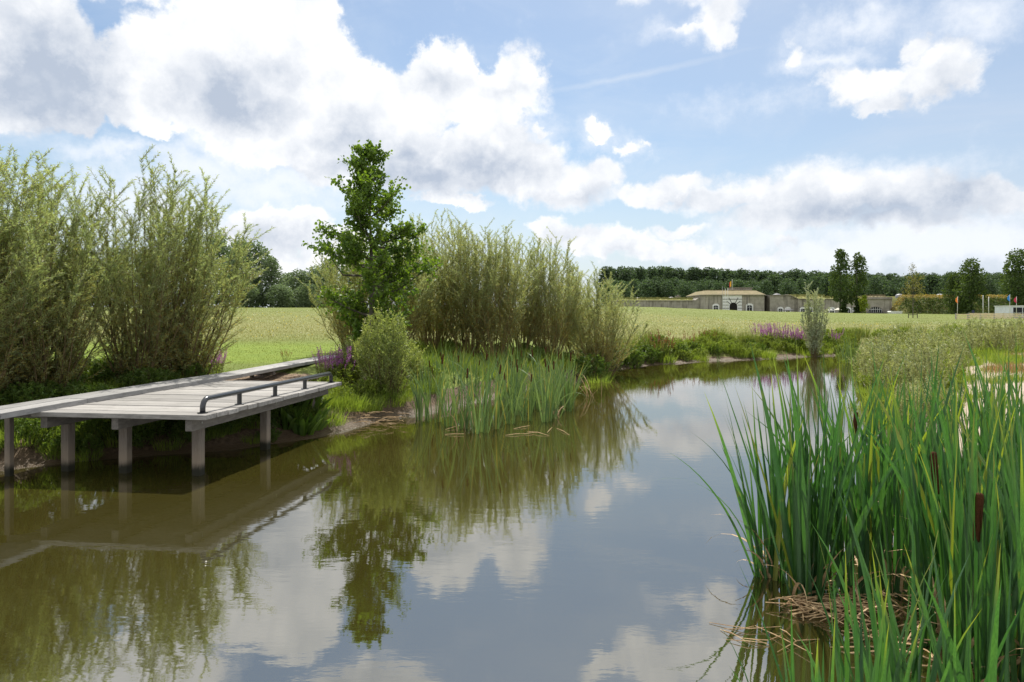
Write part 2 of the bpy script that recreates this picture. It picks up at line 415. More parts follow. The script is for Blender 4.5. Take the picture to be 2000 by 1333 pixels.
def wood(name, a, b, c, stretch, green=False):
    m = bpy.data.materials.new(name); m.use_nodes = True; T = NT(m.node_tree); p = T.n['Principled BSDF']
    tco = T.new('ShaderNodeTexCoord').outputs['Object']; tc = T.mapping(tco, sc=stretch)
    g, _ = T.noise(tc, 9, 8, .7, .3); st, _ = T.noise(tco, 2.2, 5, .6)
    fine, _ = T.noise(tc, 34, 4, .6)
    ri = T.new('ShaderNodeNewGeometry').outputs['Random Per Island']
    col = T.mix(T.mapr(g, .3, .7), a, b)
    col = T.mix(T.mapr(fine, .55, .75, 0, .55), col, c)
    col = T.mix(T.mapr(st, .55, .72, 0, .5), col, c)
    hs = T.new('ShaderNodeHueSaturation'); T.set(hs.inputs['Color'], col); T.set(hs.inputs['Value'], T.mapr(ri, 0, 1, .70, 1.15, False)); col = hs.outputs[0]
    if green:
        sep = T.new('ShaderNodeSeparateXYZ'); T.l.new(T.new('ShaderNodeNewGeometry').outputs['Position'], sep.inputs[0])
        hgt = T.math('ADD', sep.outputs[2], T.math('MULTIPLY', T.math('SUBTRACT', st, .5), .12))
        col = T.mix(T.mapr(hgt, .18, .50, .6, 0), col, (.27, .215, .155))
        col = T.mix(T.mapr(T.math('ADD', hgt, T.math('MULTIPLY', T.math('SUBTRACT', fine, .5), .10)), .07, .19, 1, 0), col, (.022, .022, .014))
    T.set(p.inputs['Base Color'], col); p.inputs['Roughness'].default_value = .8; p.inputs['Specular IOR Level'].default_value = .25
    bm = T.new('ShaderNodeBump'); bm.inputs['Strength'].default_value = .6; bm.inputs['Distance'].default_value = .006
    T.set(bm.inputs['Height'], T.math('ADD', g, T.math('MULTIPLY', fine, .5))); T.l.new(bm.outputs[0], p.inputs['Normal'])
    return m
M_DECK = wood('weathered_deck_board', (.37, .355, .335), (.22, .21, .198), (.095, .088, .08), (.25, 3, 3))
M_WALK = wood('weathered_walk_plank', (.34, .335, .325), (.24, .235, .23), (.12, .115, .11), (3, .25, 3))
M_BEAM = wood('weathered_beam', (.20, .185, .165), (.12, .11, .10), (.06, .055, .05), (3, .3, 3))
M_POST = wood('wet_post_timber', (.22, .19, .16), (.14, .12, .10), (.07, .06, .05), (3, 3, .4), green=True)

# ------------------------------------------------------------------ terrain
SHORE = np.array([(-7.19, 10.1), (-6.5, 10.75), (-5.4, 11.3), (-4.55, 11.7), (-4.0, 12.3), (-3.45, 12.94), (-3.03, 14.1), (-2.67, 15.3), (-1.75, 16.3),
                  (-.7, 18.4), (.8, 21.6), (2.6, 24.2), (3.55, 27.6), (4.6, 29.6), (6.6, 32.1), (8.3, 33.2), (9.9, 34.9), (12.2, 35.6), (14.6, 37.4), (17.0, 38.8), (18.6, 39.6),
                  (19.4, 38.2), (16.6, 32.4), (13.0, 26.6), (10.9, 22.5), (9.7, 19.0), (8.7, 16.2), (7.4, 13.2), (6.9, 11), (6.3, 9), (5.8, 7), (5.0, 5.2), (3.8, 3.7),
                  (2.0, 3.0), (0, 2.7), (-9, 2.6), (-20, 3), (-24, 6), (-14, 8.3), (-9.5, 9.2)])
def sdist(X, Y):
    """signed distance to the shoreline, positive on land"""
    A = SHORE; B = np.roll(SHORE, -1, axis=0); d2 = np.full(X.shape, 1e18); inside = np.zeros(X.shape, bool)
    for (ax, ay), (bx, by) in zip(A, B):
        ex, ey = bx - ax, by - ay
        t = np.clip(((X - ax) * ex + (Y - ay) * ey) / (ex * ex + ey * ey), 0, 1)
        dx, dy = X - ax - t * ex, Y - ay - t * ey
        d2 = np.minimum(d2, dx * dx + dy * dy)
        c = (ay > Y) != (by > Y)
        xi = ax + (Y - ay) * ex / (ey if ey else 1e-9)
        inside ^= c & (X < xi)
    d = np.sqrt(d2)
    return np.where(inside, -d, d)
def sstep(x, a, b):
    t = np.clip((x - a) / (b - a), 0, 1); return t * t * (3 - 2 * t)
_rg = np.random.default_rng(5)
_ph = _rg.uniform(0, 6.28, (10, 2)); _fr = _rg.uniform(-1, 1, (10, 2))
def wob(X, Y, s):
    r = 0
    for i in range(10):
        k = s * (1 + i * .55); r = r + np.sin((X * _fr[i, 0] + Y * _fr[i, 1]) * k + _ph[i, 0]) / (1 + i * .6)
    return r / 3.0
def terrain(X, Y):
    X = np.asarray(X, float); Y = np.asarray(Y, float)
    d = sdist(X, Y) + wob(X, Y, 2.2) * .10
    u = X / np.maximum(np.abs(Y), 20.0)
    px = 1000 + F * u
    dd = np.interp(px, [300, 700, 1230, 1400, 1480, 1700, 1870, 2100], [16, 16, 18.5, 12, 8.5, 4.2, 3.2, 3])
    yc = np.interp(px, [1200, 1700], [140, 225])
    ex = np.interp(px, [1200, 1700], [1.25, 2.5])
    top = CAMH + dd * yc / F
    k = np.clip((Y - 24) / (yc - 24), 0, 1)
    lowl = .80 + .2 * sstep(Y, 17, 24); mead = lowl + (top - lowl) * k ** ex
    right = sstep(X, 5.5, 8) * (1 - sstep(Y, 22, 30))
    mead = mead * (1 - right) + right * (.55 + .02 * np.clip(Y - 8, 0, 20))
    near = 1 - sstep(Y, 1.5, 4.0)
    mead = mead * (1 - near) + near * .75
    far = sstep(Y, 26, 33); rise = (.42 - .30 * far) * sstep(d, 0, .75) + (.25 + .05 * far) * sstep(d, .5, 1.8) + (.33 + .25 * far) * sstep(d, 1.2, 4.5)
    z = np.where(d > 0, rise * mead, np.maximum(d * .35, -1.3))
    z = z + np.where(d > .1, wob(X, Y, 3.1) * .03 * sstep(d, 0, 1), 0)
    z = z + wob(X, Y, .12) * .10 * sstep(Y, 45, 100) * (1 - sstep(Y, 220, 400))
    return z
def gz(x, y): return float(terrain(np.array([x]), np.array([y]))[0])

def axis(lo, hi, step, farlo, farhi, g=1.09):
    a = list(np.arange(lo, hi + 1e-6, step)); s = step; x = hi
    while x < farhi: s *= g; x += s; a.append(x)
    s = step; x = lo; b = []
    while x > farlo: s *= g; x -= s; b.append(x)
    return np.array(b[::-1] + a)
gx = axis(-13, 20, .2, -2500, 2500); gy = axis(0, 42, .2, -400, 3500)
GX, GY = np.meshgrid(gx, gy, indexing='ij')
GZ = terrain(GX, GY)
nx, ny = GX.shape
ii = (np.arange(nx - 1)[:, None] * ny + np.arange(ny - 1)[None, :])
FQ = np.stack([ii, ii + ny, ii + ny + 1, ii + 1], -1).reshape(-1, 4)
DS = sdist(GX, GY)
def ground_material():
    m = bpy.data.materials.new('meadow_soil_and_sand'); m.use_nodes = True; T = NT(m.node_tree); p = T.n['Principled BSDF']
    pos = T.new('ShaderNodeNewGeometry').outputs['Position']; sep = T.new('ShaderNodeSeparateXYZ'); T.l.new(pos, sep.inputs[0])
    flat = T.mapping(pos, sc=(1, 1, 0))
    a, _ = T.noise(flat, 1.6, 8, .65); b, _ = T.noise(flat, .11, 5, .6); c, _ = T.noise(flat, 14, 5, .7); e, _ = T.noise(T.mapping(flat, sc=(.35, 1, 1)), .035, 5, .55)
    green = T.mix(T.mapr(a, .3, .7), (.100, .140, .020), (.150, .180, .034))
    dry = T.mix(T.mapr(c, .3, .7), (.145, .160, .040), (.205, .195, .065))
    lush = T.mix(T.mapr(a, .3, .7), (.13, .19, .018), (.17, .225, .026))
    yy = T.math('ADD', sep.outputs[1], T.math('MULTIPLY', T.math('SUBTRACT', b, .5), 22))
    dk = T.math('MULTIPLY', T.mapr(yy, 27, 40), T.mapr(yy, 70, 125, 1, .25))
    dk = T.math('MULTIPLY', dk, T.mapr(T.math('ADD', T.math('MULTIPLY', a, .4), T.math('MULTIPLY', e, .6)), .36, .56, .35, 1))
    mead = T.mix(dk, green, dry)
    mead = T.mix(T.math('MULTIPLY', T.mapr(sep.outputs[1], 19, 21), T.mapr(sep.outputs[1], 27, 32, 1, 0)), mead, lush)
    fl = T.new('ShaderNodeTexVoronoi'); T.set(fl.inputs['Vector'], flat); fl.inputs['Scale'].default_value = 2.2
    mead = T.mix(T.math('MULTIPLY', T.mapr(fl.outputs['Distance'], .10, .16, .7, 0), T.mapr(sep.outputs[1], 30, 45)), mead, (.55, .52, .30))
    soil = T.mix(T.mapr(c, .3, .7), (.055, .039, .023), (.15, .105, .065))
    litter = T.mix(T.mapr(c, .42, .6), (.10, .065, .04), (.30, .22, .15))
    sand = T.mix(T.mapr(c, .35, .65), (.36, .29, .225), (.44, .36, .28))
    wet = T.new('ShaderNodeAttribute', attribute_name='soil').outputs['Fac']
    sn = T.new('ShaderNodeAttribute', attribute_name='sand').outputs['Fac']
    lt = T.new('ShaderNodeAttribute', attribute_name='litter').outputs['Fac']
    nn = T.math('MULTIPLY', T.math('SUBTRACT', a, .5), .9)
    col = T.mix(T.mapr(T.math('ADD', lt, nn), .4, .6), mead, litter)
    col = T.mix(T.mapr(T.math('ADD', wet, nn), .4, .6), col, soil)
    col = T.mix(T.mapr(T.math('ADD', sn, T.math('MULTIPLY', nn, .5)), .4, .6), col, sand)
    col = T.mix(T.mapr(sep.outputs[2], .0, .10, 1, 0), col, (.085, .06, .035))
    T.set(p.inputs['Base Color'], col); p.inputs['Specular IOR Level'].default_value = .25
    T.set(p.inputs['Roughness'], T.mapr(sep.outputs[2], .02, .14, .35, .9))
    bm = T.new('ShaderNodeBump'); bm.inputs['Strength'].default_value = .8; bm.inputs['Distance'].default_value = .05
    T.set(bm.inputs['Height'], T.math('ADD', c, a)); T.l.new(bm.outputs[0], p.inputs['Normal'])
    return m
sandm = sstep(GX, 5.0, 6.5) * (1 - sstep(GY, 24, 30)) * np.maximum(sstep(GX / np.maximum(GY, 1), .57, .62), 1 - sstep(GY, 13, 16)) * np.where(DS > 0, 1, 0) * (1 - .0 * GX)
soilm = np.where(GX < 5, 1 - sstep(DS, .45, 1.0), 1 - sstep(DS, .5, 1.0))
litm = sstep(-GX, -.5, 1.5) * sstep(GY, 8, 9) * (1 - sstep(GY - 0.25 * (GX + 4), 17.2, 19.2)) * sstep(DS, .6, 1.6)
ground = link_mesh('ground', np.stack([GX, GY, GZ], -1).reshape(-1, 3), [FQ], ground_material(), smooth=True,
                   attrs={'sand': sandm.ravel(), 'soil': soilm.ravel(), 'litter': litm.ravel()})
tag(ground, kind='structure')

# ------------------------------------------------------------------ water
def water_material():
    m = bpy.data.materials.new('pond_water'); m.use_nodes = True; T = NT(m.node_tree); p = T.n['Principled BSDF']
    pos = T.new('ShaderNodeNewGeometry').outputs['Position']
    n0, _ = T.noise(pos, .35, 3)
    T.set(p.inputs['Base Color'], T.mix(T.mapr(n0, .3, .7), (.029, .025, .005), (.036, .031, .007)))
    p.inputs['Roughness'].default_value = .015; p.inputs['IOR'].default_value = 3.7; p.inputs['Specular IOR Level'].default_value = .5
    a, _ = T.noise(T.mapping(pos, rot=(0, 0, R(12)), sc=(1, 2.4, 1)), 3.0, 3, .5)
    b, _ = T.noise(T.mapping(pos, sc=(1, 2.0, 1)), 13.0, 3, .55)
    gust, _ = T.noise(pos, .45, 3, .5)
    h = T.math('ADD', T.math('MULTIPLY', a, 1.0), T.math('MULTIPLY', b, .16))
    h = T.math('MULTIPLY', h, T.mapr(gust, .35, .65, .45, 1.1))
    bm = T.new('ShaderNodeBump'); bm.inputs['Strength'].default_value = 1.0; bm.inputs['Distance'].default_value = .0011
    T.set(bm.inputs['Height'], h); T.l.new(bm.outputs[0], p.inputs['Normal'])
    return m
wob_me = MB(); wob_me.add([(-26, -2, 0), (22, -2, 0), (22, 42, 0), (-26, 42, 0)], [(0, 1, 2, 3)])
water = tag(wob_me.build('water', water_material()), kind='structure')

# ------------------------------------------------------------------ deck, boardwalk, wheel rail
DC = Vector((-4.0, 9.33, 0)); DS_ = Vector((.139, .990, 0)).normalized(); DF = Vector((-DS_.y, DS_.x, 0)); UP = Vector((0, 0, 1))
def dp(f, s, z): return DC + DF * f + DS_ * s + UP * z
rnd = random.Random(3)
deck = empty('viewing_deck', dp(1.2, 2.3, 0)); OFF = -dp(1.2, 2.3, 0)
tag(deck, 'weathered grey timber viewing deck on square posts standing in the pond', 'deck')
def child(mb, name, mat, parent, bevel=0.0, smooth=False):
    o = mb.build(name, mat, parent, smooth=smooth, bevel=bevel, loc=OFF if parent is deck else None); return o
mb = MB(); nb_, s = 17, 0.0
bw = 4.75 / nb_
for i in range(nb_):
    j = rnd.uniform(-.015, .02); zj = rnd.uniform(-.004, .004)
    mb.obox(dp(1.26 - j / 2, (i + .5) * bw, .868 + zj), DF, DS_, UP, 1.27 + j / 2, bw / 2 - .011, .032)
o = child(mb, 'deck_boards', M_DECK, deck, bevel=.006)
for f, fp in ((.27, .41), (1.335, 1.51), (2.39, 2.40)):
    child(MB().obox(dp(f, 2.35, .755), DF, DS_, UP, .05, 2.28, .08), 'beam', M_BEAM, deck, bevel=.006)
    for s_ in (.52, 2.45, 4.25):
        z0 = -.9; q = .062
        a = rnd.uniform(-.06, .06); ax = (DF + DS_ * a).normalized(); ay = (DS_ - DF * a).normalized()
        child(MB().obox(dp(fp, s_, (z0 + .672) / 2), ax, ay, UP, q, q, (.672 - z0) / 2), 'post', M_POST, deck, bevel=.008)
for s_ in (.02,):
    pass
M_BOLT = simple('zinc_bolt', (.4, .4, .4), .4, metal=1)
for s_ in (.3, 2.45, 4.25):
    child(MB().tube([dp(.215, s_, .76), dp(.225, s_, .76)], .014, 8), 'bolt', M_BOLT, deck)

rail = empty('wheel_guard_rail', dp(.15, 2.4, .9)); ROFF = -dp(.15, 2.4, .9)
tag(rail, 'low black pipe wheel guard rail bolted along the water edge of the deck', 'guard rail')
pts = []; s0, s1, zt = .2, 4.60, 1.088; rb = .12
pts.append(dp(.15, s0, .903)); pts.append(dp(.15, s0, zt - rb))
for k in range(1, 7):
    t = k / 6 * math.pi / 2; pts.append(dp(.15, s0 + rb * (1 - math.cos(t)), zt - rb + rb * math.sin(t)))
for k in range(0, 7):
    t = k / 6 * math.pi / 2; pts.append(dp(.15, s1 - rb + rb * math.sin(t), zt - rb + rb * math.cos(t)))
pts.append(dp(.15, s1, .903))
MB().tube([p + ROFF for p in pts], .036, 16).build('top_rail', M_BLACKROD, rail, smooth=True)
for s_ in (1.15, 2.27, 3.4):
    MB().tube([dp(.15, s_, .903) + ROFF, dp(.15, s_, 1.065) + ROFF], .034, 14).build('upright', M_BLACKROD, rail, smooth=False)
for s_ in (s0, 1.15, 2.27, 3.4, s1):
    MB().tube([dp(.15, s_, .902) + ROFF, dp(.15, s_, .912) + ROFF], .068, 18).build('flange', M_BLACKROD, rail)

# boardwalk: two rows of long planks following a gentle bend
LINE = [Vector(p) for p in ((-7.35, 1.0, 0), (-6.85, 5.2, 0), (-6.42, 9.0, 0), (-6.28, 10.6, 0), (-6.0, 12.9, 0), (-5.68, 15.1, 0), (-5.45, 18.6, 0), (-5.12, 23.2, 0), (-4.3, 30.0, 0))]
walk = empty('boardwalk', (-6.2, 12, 0)); WO = Vector((6.2, -12, 0))
tag(walk, 'narrow grey plank boardwalk running along the bank behind the deck', 'boardwalk')
mbA = MB(); legs = []
for k in range(len(LINE) - 1):
    a, b = LINE[k], LINE[k + 1]; d = (b - a).normalized(); n = Vector((-d.y, d.x, 0)); L = (b - a).length
    for row in range(2):
        w = .285; c = (a + b) / 2 + n * (w / 2 + row * (w + .008)) + UP * (.935 + (.004 if (k + row) % 2 else 0))
        mbA.obox(c + WO, d, n, UP, L / 2 - .004, w / 2, .038)
    steps = max(1, int(L / 1.9))
    for q in range(steps):
        legs.append((a + d * (L * (q + .5) / steps), n, d))
mbA.build('planks', M_WALK, walk, bevel=.005)
for c, n, d in legs:
    MB().obox(c + n * .29 + UP * .85 + WO, n, d, UP, .27, .05, .043).build('cross_beam', M_BEAM, walk, bevel=.004)
    for off in (.56,):
        MB().obox(c + n * off + UP * .2 + WO, n, d, UP, .04, .04, .605).build('post', M_POST, walk, bevel=.005)

# ------------------------------------------------------------------ plants: generators
def shrub_parts(seed, H, Rr, nst, ntw, twL, nlf, lfL, lfW, root=.18, lean=(0, 0), low=.22, stemr=.018, tone_low=True, shape='lance', plume=True, twup=.75, tipfrac=1.0):
    rng = np.random.default_rng(seed); srng = np.random.default_rng(seed + 5000); P = []; D = []; TN = []; mb = MB(); tw_seg = []
    for i in range(nst):
        a = i * 2.39996 + srng.uniform(-.4, .4); rr = math.sqrt((i + srng.uniform(0, 1)) / nst); r0 = root * srng.uniform(.2, 1)
        p0 = np.array([math.cos(a) * r0, math.sin(a) * r0, -.1])
        h = H * (1 - .50 * rr ** 2.2) * srng.uniform(.84, 1.0)
        ex = Rr * rr * rng.uniform(.8, 1.0)
        p2 = np.array([math.cos(a) * ex + lean[0] * h, math.sin(a) * ex + lean[1] * h, h])
        p1 = p0 * .5 + p2 * .5 + np.array([math.cos(a) * ex * .08, math.sin(a) * ex * .08, h * .02]) + rng.normal(size=3) * .03 * H
        ts = np.linspace(0, 1, 9)
        C = ((1 - ts) ** 2)[:, None] * p0 + (2 * ts * (1 - ts))[:, None] * p1 + (ts ** 2)[:, None] * p2
        C += np.cumsum(rng.normal(size=C.shape) * .008 * H, axis=0) * np.array([1, 1, .3])
        mb.tube([tuple(c) for c in C], list(stemr * (1.05 - ts)), 4, cap=False)
        for j in range(ntw):
            t = low + (1 - low) * ((j + rng.uniform()) / ntw); k = t * 8; i0 = min(int(k), 7); fr = k - i0
            b = C[i0] * (1 - fr) + C[i0 + 1] * fr; tan = C[i0 + 1] - C[i0]; tan /= np.linalg.norm(tan)
            aa = rng.uniform(0, 2 * math.pi); side = np.array([math.cos(aa), math.sin(aa), 0])
            dr = tan * twup + side * .62 + np.array([lean[0], lean[1], .15]); dr /= np.linalg.norm(dr)
            L = twL * rng.uniform(.5, 1.1) * (1.0 - .18 * t)
            bend = np.array([lean[0] * .8, lean[1] * .8, rng.uniform(-.25, .15)])
            s = (np.arange(nlf) + rng.uniform(size=nlf)) / nlf
            pts = b + dr * (s * L)[:, None] + bend * ((s ** 2) * L * .5)[:, None]
            az = rng.uniform(0, 2 * math.pi, nlf)
            sd = np.stack([np.cos(az), np.sin(az), rng.uniform(-.3, .5, nlf)], 1)
            dd = dr * .75 + bend * s[:, None] + sd * .62
            P.append(pts); D.append(dd)
            inner = np.clip(1.15 - t * 1.1 + rng.normal(size=nlf) * .28, 0, 1) if tone_low else rng.uniform(0, .5, nlf)
            TN.append(inner * (rng.uniform(size=nlf) < .6))
            tw_seg.append((b, b + dr * L * .5 + bend * L * .12, b + dr * L + bend * L * .5))
        if plume:       # dense upright feathery tip
            m = int(nlf * 4.5); s = 1 - .42 * rng.uniform(0, 1, m) ** 1.3 ; k = s * 8; i0 = np.minimum(k.astype(int), 7); fr = (k - i0)[:, None]
            pts = C[i0] * (1 - fr) + C[i0 + 1] * fr; tan = C[8] - C[6]; tan /= np.linalg.norm(tan)
            az = rng.uniform(0, 2 * math.pi, m)
            dd = tan * .9 + np.stack([np.cos(az), np.sin(az), np.zeros(m)], 1) * .62 + np.array([lean[0], lean[1], 0]) * .8
            P.append(pts); D.append(dd); TN.append(rng.uniform(0, .25, m))
    P = np.concatenate(P); D = np.concatenate(D); TN = np.concatenate(TN); n = len(P)
    V, Fc, k = leaf_arrays(P, D, lfL * rng.uniform(.6, 1.15, n), lfW * rng.uniform(.7, 1.15, n), rng, shape)
    for a, b, c in tw_seg:
        mb.tube([tuple(a), tuple(b), tuple(c)], [stemr * .28, stemr * .2, stemr * .08], 3, cap=False)
    return mb, V, Fc, np.repeat(TN, k)

def make_shrub(name, stem_mat, leaf_mat, **kw):
    mb, V, Fc, tn = shrub_parts(**kw)
    root = empty(name)
    mb.build('stems', stem_mat, root)
    link_mesh('foliage', V, [Fc], leaf_mat, root, attrs={'tone': tn})
    return root

PROTO_HIDE = []
def place(proto, x, y, rz, sc, label, cat, group=None, z=None, used=set()):
    zz = gz(x, y) - .03 if z is None else z
    if proto.name not in used:
        used.add(proto.name); o = proto; o.location = (x, y, zz); o.rotation_euler = (0, 0, rz); o.scale = (sc, sc, sc) if not hasattr(sc, '__len__') else sc
    else: o = copy_tree(proto, (x, y, zz), rz, sc)
    return tag(o, label, cat, group)
def at(px, Y): return (px - 1000) / F * Y

# large osier willows left of the deck
WL = dict(nst=40, ntw=20, twL=.80, nlf=60, lfL=.102, lfW=.0135, root=.36, lean=(.07, 0), low=.05, stemr=.022, twup=.55)
wa = make_shrub('willow_shrub', M_STEM, M_WILLOW, seed=11, H=4.6, Rr=1.75, **WL)
wb = make_shrub('willow_shrub', M_STEM, M_WILLOW, seed=12, H=4.6, Rr=1.65, **WL)
wc = make_shrub('willow_shrub', M_STEM, M_WILLOW, seed=14, H=4.6, Rr=1.7, **WL)
GL = 'big willow shrubs behind the boardwalk'
lw = [(wa, -70, 12.0, .3, .98, 'tall feathery willow shrub cut by the left edge of the photo'),
      (wb, 30, 12.9, 2.4, (1.0, 1.0, 1.06), 'tall grey-green willow shrub with highest top, at far left behind boardwalk'),
      (wc, 92, 13.0, .2, (.72, .9, .93), 'grey-green willow shrub leaning right, second trunk from left behind boardwalk'),
      (wa, 272, 14.6, 6.1, (.88, .95, 1.04), 'willow shrub standing behind the boardwalk where it meets the deck'),
      (wb, 358, 15.4, 6.2, (.92, .95, .98), 'rightmost big willow shrub of the left clump, beside the purple flowers'),
      (wc, -180, 14.5, 5.9, 1.05, 'willow shrub mostly beyond the left edge of the photo'),
      ]
for p, px, Y, rz, s_, lb in lw: place(p, at(px, Y), Y, rz, s_, lb, 'willow shrub', GL)

# row of willows behind the cattail bed
WR = dict(nst=50, ntw=18, twL=.74, nlf=52, lfL=.095, lfW=.0155, root=.36, lean=(.02, 0), low=.16, stemr=.016, twup=.65)
ra = make_shrub('willow_shrub', M_STEMY, M_WILLOW2, seed=21, H=4.7, Rr=1.75, **WR)
rb_ = make_shrub('willow_shrub', M_STEMY, M_WILLOW2, seed=22, H=4.7, Rr=1.65, **WR)
rc = make_shrub('willow_shrub', M_STEMY, M_WILLOW2, seed=24, H=4.7, Rr=1.8, **WR)
GR = 'willow shrubs in the row behind the cattails'
rw = [(ra, 690, 23.0, 0, .90, 'willow shrub half hidden behind the dark alder on its left side'),
      (rb_, 775, 23.5, 1, .92, 'willow shrub directly behind the right side of the dark alder'),
      (rc, 850, 25.5, 2, 1.08, 'tallest willow shrub of the row, just right of the alder'),
      (ra, 915, 24.5, 3, 1.0, 'willow shrub of the row behind the left half of the cattail bed'),
      (rb_, 965, 24.5, 4, .99, 'willow shrub with spiky plumes behind the centre of the cattail bed'),
      (rc, 1015, 26.0, 5, .95, 'willow shrub behind the right half of the cattail bed'),
      (rb_, 1072, 26.0, .5, .98, 'willow shrub with bare yellowish lower stems left of the gap in the row'),
      (ra, 1172, 26.5, 1.5, (1.0, 1.0, .88), 'last willow shrub at the right end of the row beside the gap'),
      (rc, 830, 28.5, 3.5, .95, 'willow shrub in the back line seen above the alder shoulder'),
      (rb_, 1120, 29.5, 2.5, .78, 'small willow shrub behind the gap near the right end of the row')]
for p, px, Y, rz, s_, lb in rw: place(p, at(px, Y), Y, rz, s_, lb, 'willow shrub', GR)

# alder
def make_alder():
    rng = np.random.default_rng(77); H = 6.35; root = empty('alder_tree'); mb = MB(); P = []; D = []
    zs = np.linspace(0, 1, 12); trunk = np.stack([np.sin(zs * 4) * .06, np.cos(zs * 3) * .05 - .05, zs * H - .1], 1)
    MB().tube([tuple(p) for p in trunk], list(.085 * (1.04 - zs)), 8).build('trunk', M_BARK, root, smooth=True)
    outline = [(0, .1), (.7, .55), (1.1, 1.0), (1.8, 1.2), (2.5, 1.3), (3.3, 1.3), (3.9, 1.32), (4.4, 1.25), (4.7, .85), (5.0, .60), (5.4, .48), (5.8, .36), (6.2, .2), (6.4, .06)]
    ox, oy = zip(*outline)
    nb = 70
    for i in range(nb):
        h = .7 + (H - .85) * ((i + rng.uniform()) / nb); a = rng.uniform(0, 6.28)
        L = np.interp(h, ox, oy) * (.52 + .58 * rng.uniform()) * (1 + .12 * math.sin(a * 2 + h * 2.3))
        if i == 21: a = 0.12; L = 1.75
        if i == 37: a = 0.08; L = 1.55
        if i == 38: a = 3.3; L = 1.45
        if i == 30: a = 3.0; L = 1.45
        if i == 12: a = 3.4; L = 1.3
        up = rng.uniform(.25, .75) if h < 4.6 else rng.uniform(.7, 1.3)
        b = np.array([np.interp(h, trunk[:, 2], trunk[:, 0]), np.interp(h, trunk[:, 2], trunk[:, 1]), h - L * up * .6])
        b[2] = max(b[2], .5)
        e = b + np.array([math.cos(a), math.sin(a), up]) * L + rng.normal(size=3) * .10
        m = (b + e) / 2 + rng.normal(size=3) * .07 * L - np.array([0, 0, .08 * L])
        mb.tube([tuple(b), tuple(m), tuple(e)], [.022 * L + .004, .014 * L + .003, .004], 4, cap=False)
        nt = int(8 + 17 * L)
        for j in range(nt):
            t = .22 + .8 * rng.uniform(); q = b * (1 - t) + e * t if t < 1 else e
            tl = .46 * rng.uniform(.4, 1.15) * min(1, L + .25)
            dr = unit(((e - b) / L * .7 + rng.normal(size=3) * .55 + np.array([0, 0, .28]))[None])[0]
            mb.tube([tuple(q), tuple(q + dr * tl)], [.004, .002], 3, cap=False)
            n = 12; s = rng.uniform(.15, 1.08, n)
            P.append(q + dr * (s * tl)[:, None] + rng.normal(size=(n, 3)) * .032)
            D.append(dr * .3 + rng.normal(size=(n, 3)) * .7 + np.array([0, 0, -.1]))
    P = np.concatenate(P); D = np.concatenate(D); n = len(P)
    V, Fc, k = leaf_arrays(P, D, .088 * rng.uniform(.7, 1.2, n), .075 * rng.uniform(.7, 1.15, n), rng, 'round', .1)
    mb.build('branches', M_BARK, root)
    link_mesh('crown', V, [Fc], M_ALDER, root, attrs={'tone': np.zeros(len(V))})
    return root
al = make_alder(); al.location = (at(722, 20.5), 20.5, gz(at(722, 20.5), 20.5) - .05)
tag(al, 'dark green young alder with pointed top, tallest tree beside the willow row', 'alder tree')

# young willow bush at the water's edge
BU = dict(nst=60, ntw=12, twL=.34, nlf=17, lfL=.066, lfW=.020, root=.22, lean=(0, 0), low=.08, stemr=.010, tone_low=False, plume=True)
bu = make_shrub('willow_bush', M_STEM, M_BUSH, seed=31, H=1.85, Rr=.72, **BU)
place(bu, at(752, 16.4), 16.4, 0, (1.12, 1.1, 1.14), 'light green young willow bush at the shore right of the deck', 'bush')
b2 = place(bu, at(690, 17.3), 17.3, 2, (.6, .6, .62), 'small light green bush left behind the young willow bush', 'bush')
place(bu, at(800, 17.9), 17.9, 3, (.62, .62, .60), 'small light green bush between young willow bush and cattail bed', 'bush')

# silver willow on the far shore
sw = make_shrub('silver_willow', M_STEM, M_SILVER, seed=41, H=3.3, Rr=.92, nst=30, ntw=13, twL=.42, nlf=19, lfL=.12, lfW=.040, root=.12, low=.12, stemr=.014, tone_low=False)
place(sw, at(1606, 37.2), 38.2, 0, (.88, .88, 1.2), 'narrow silvery willow standing alone on the far shore by purple flowers', 'willow')

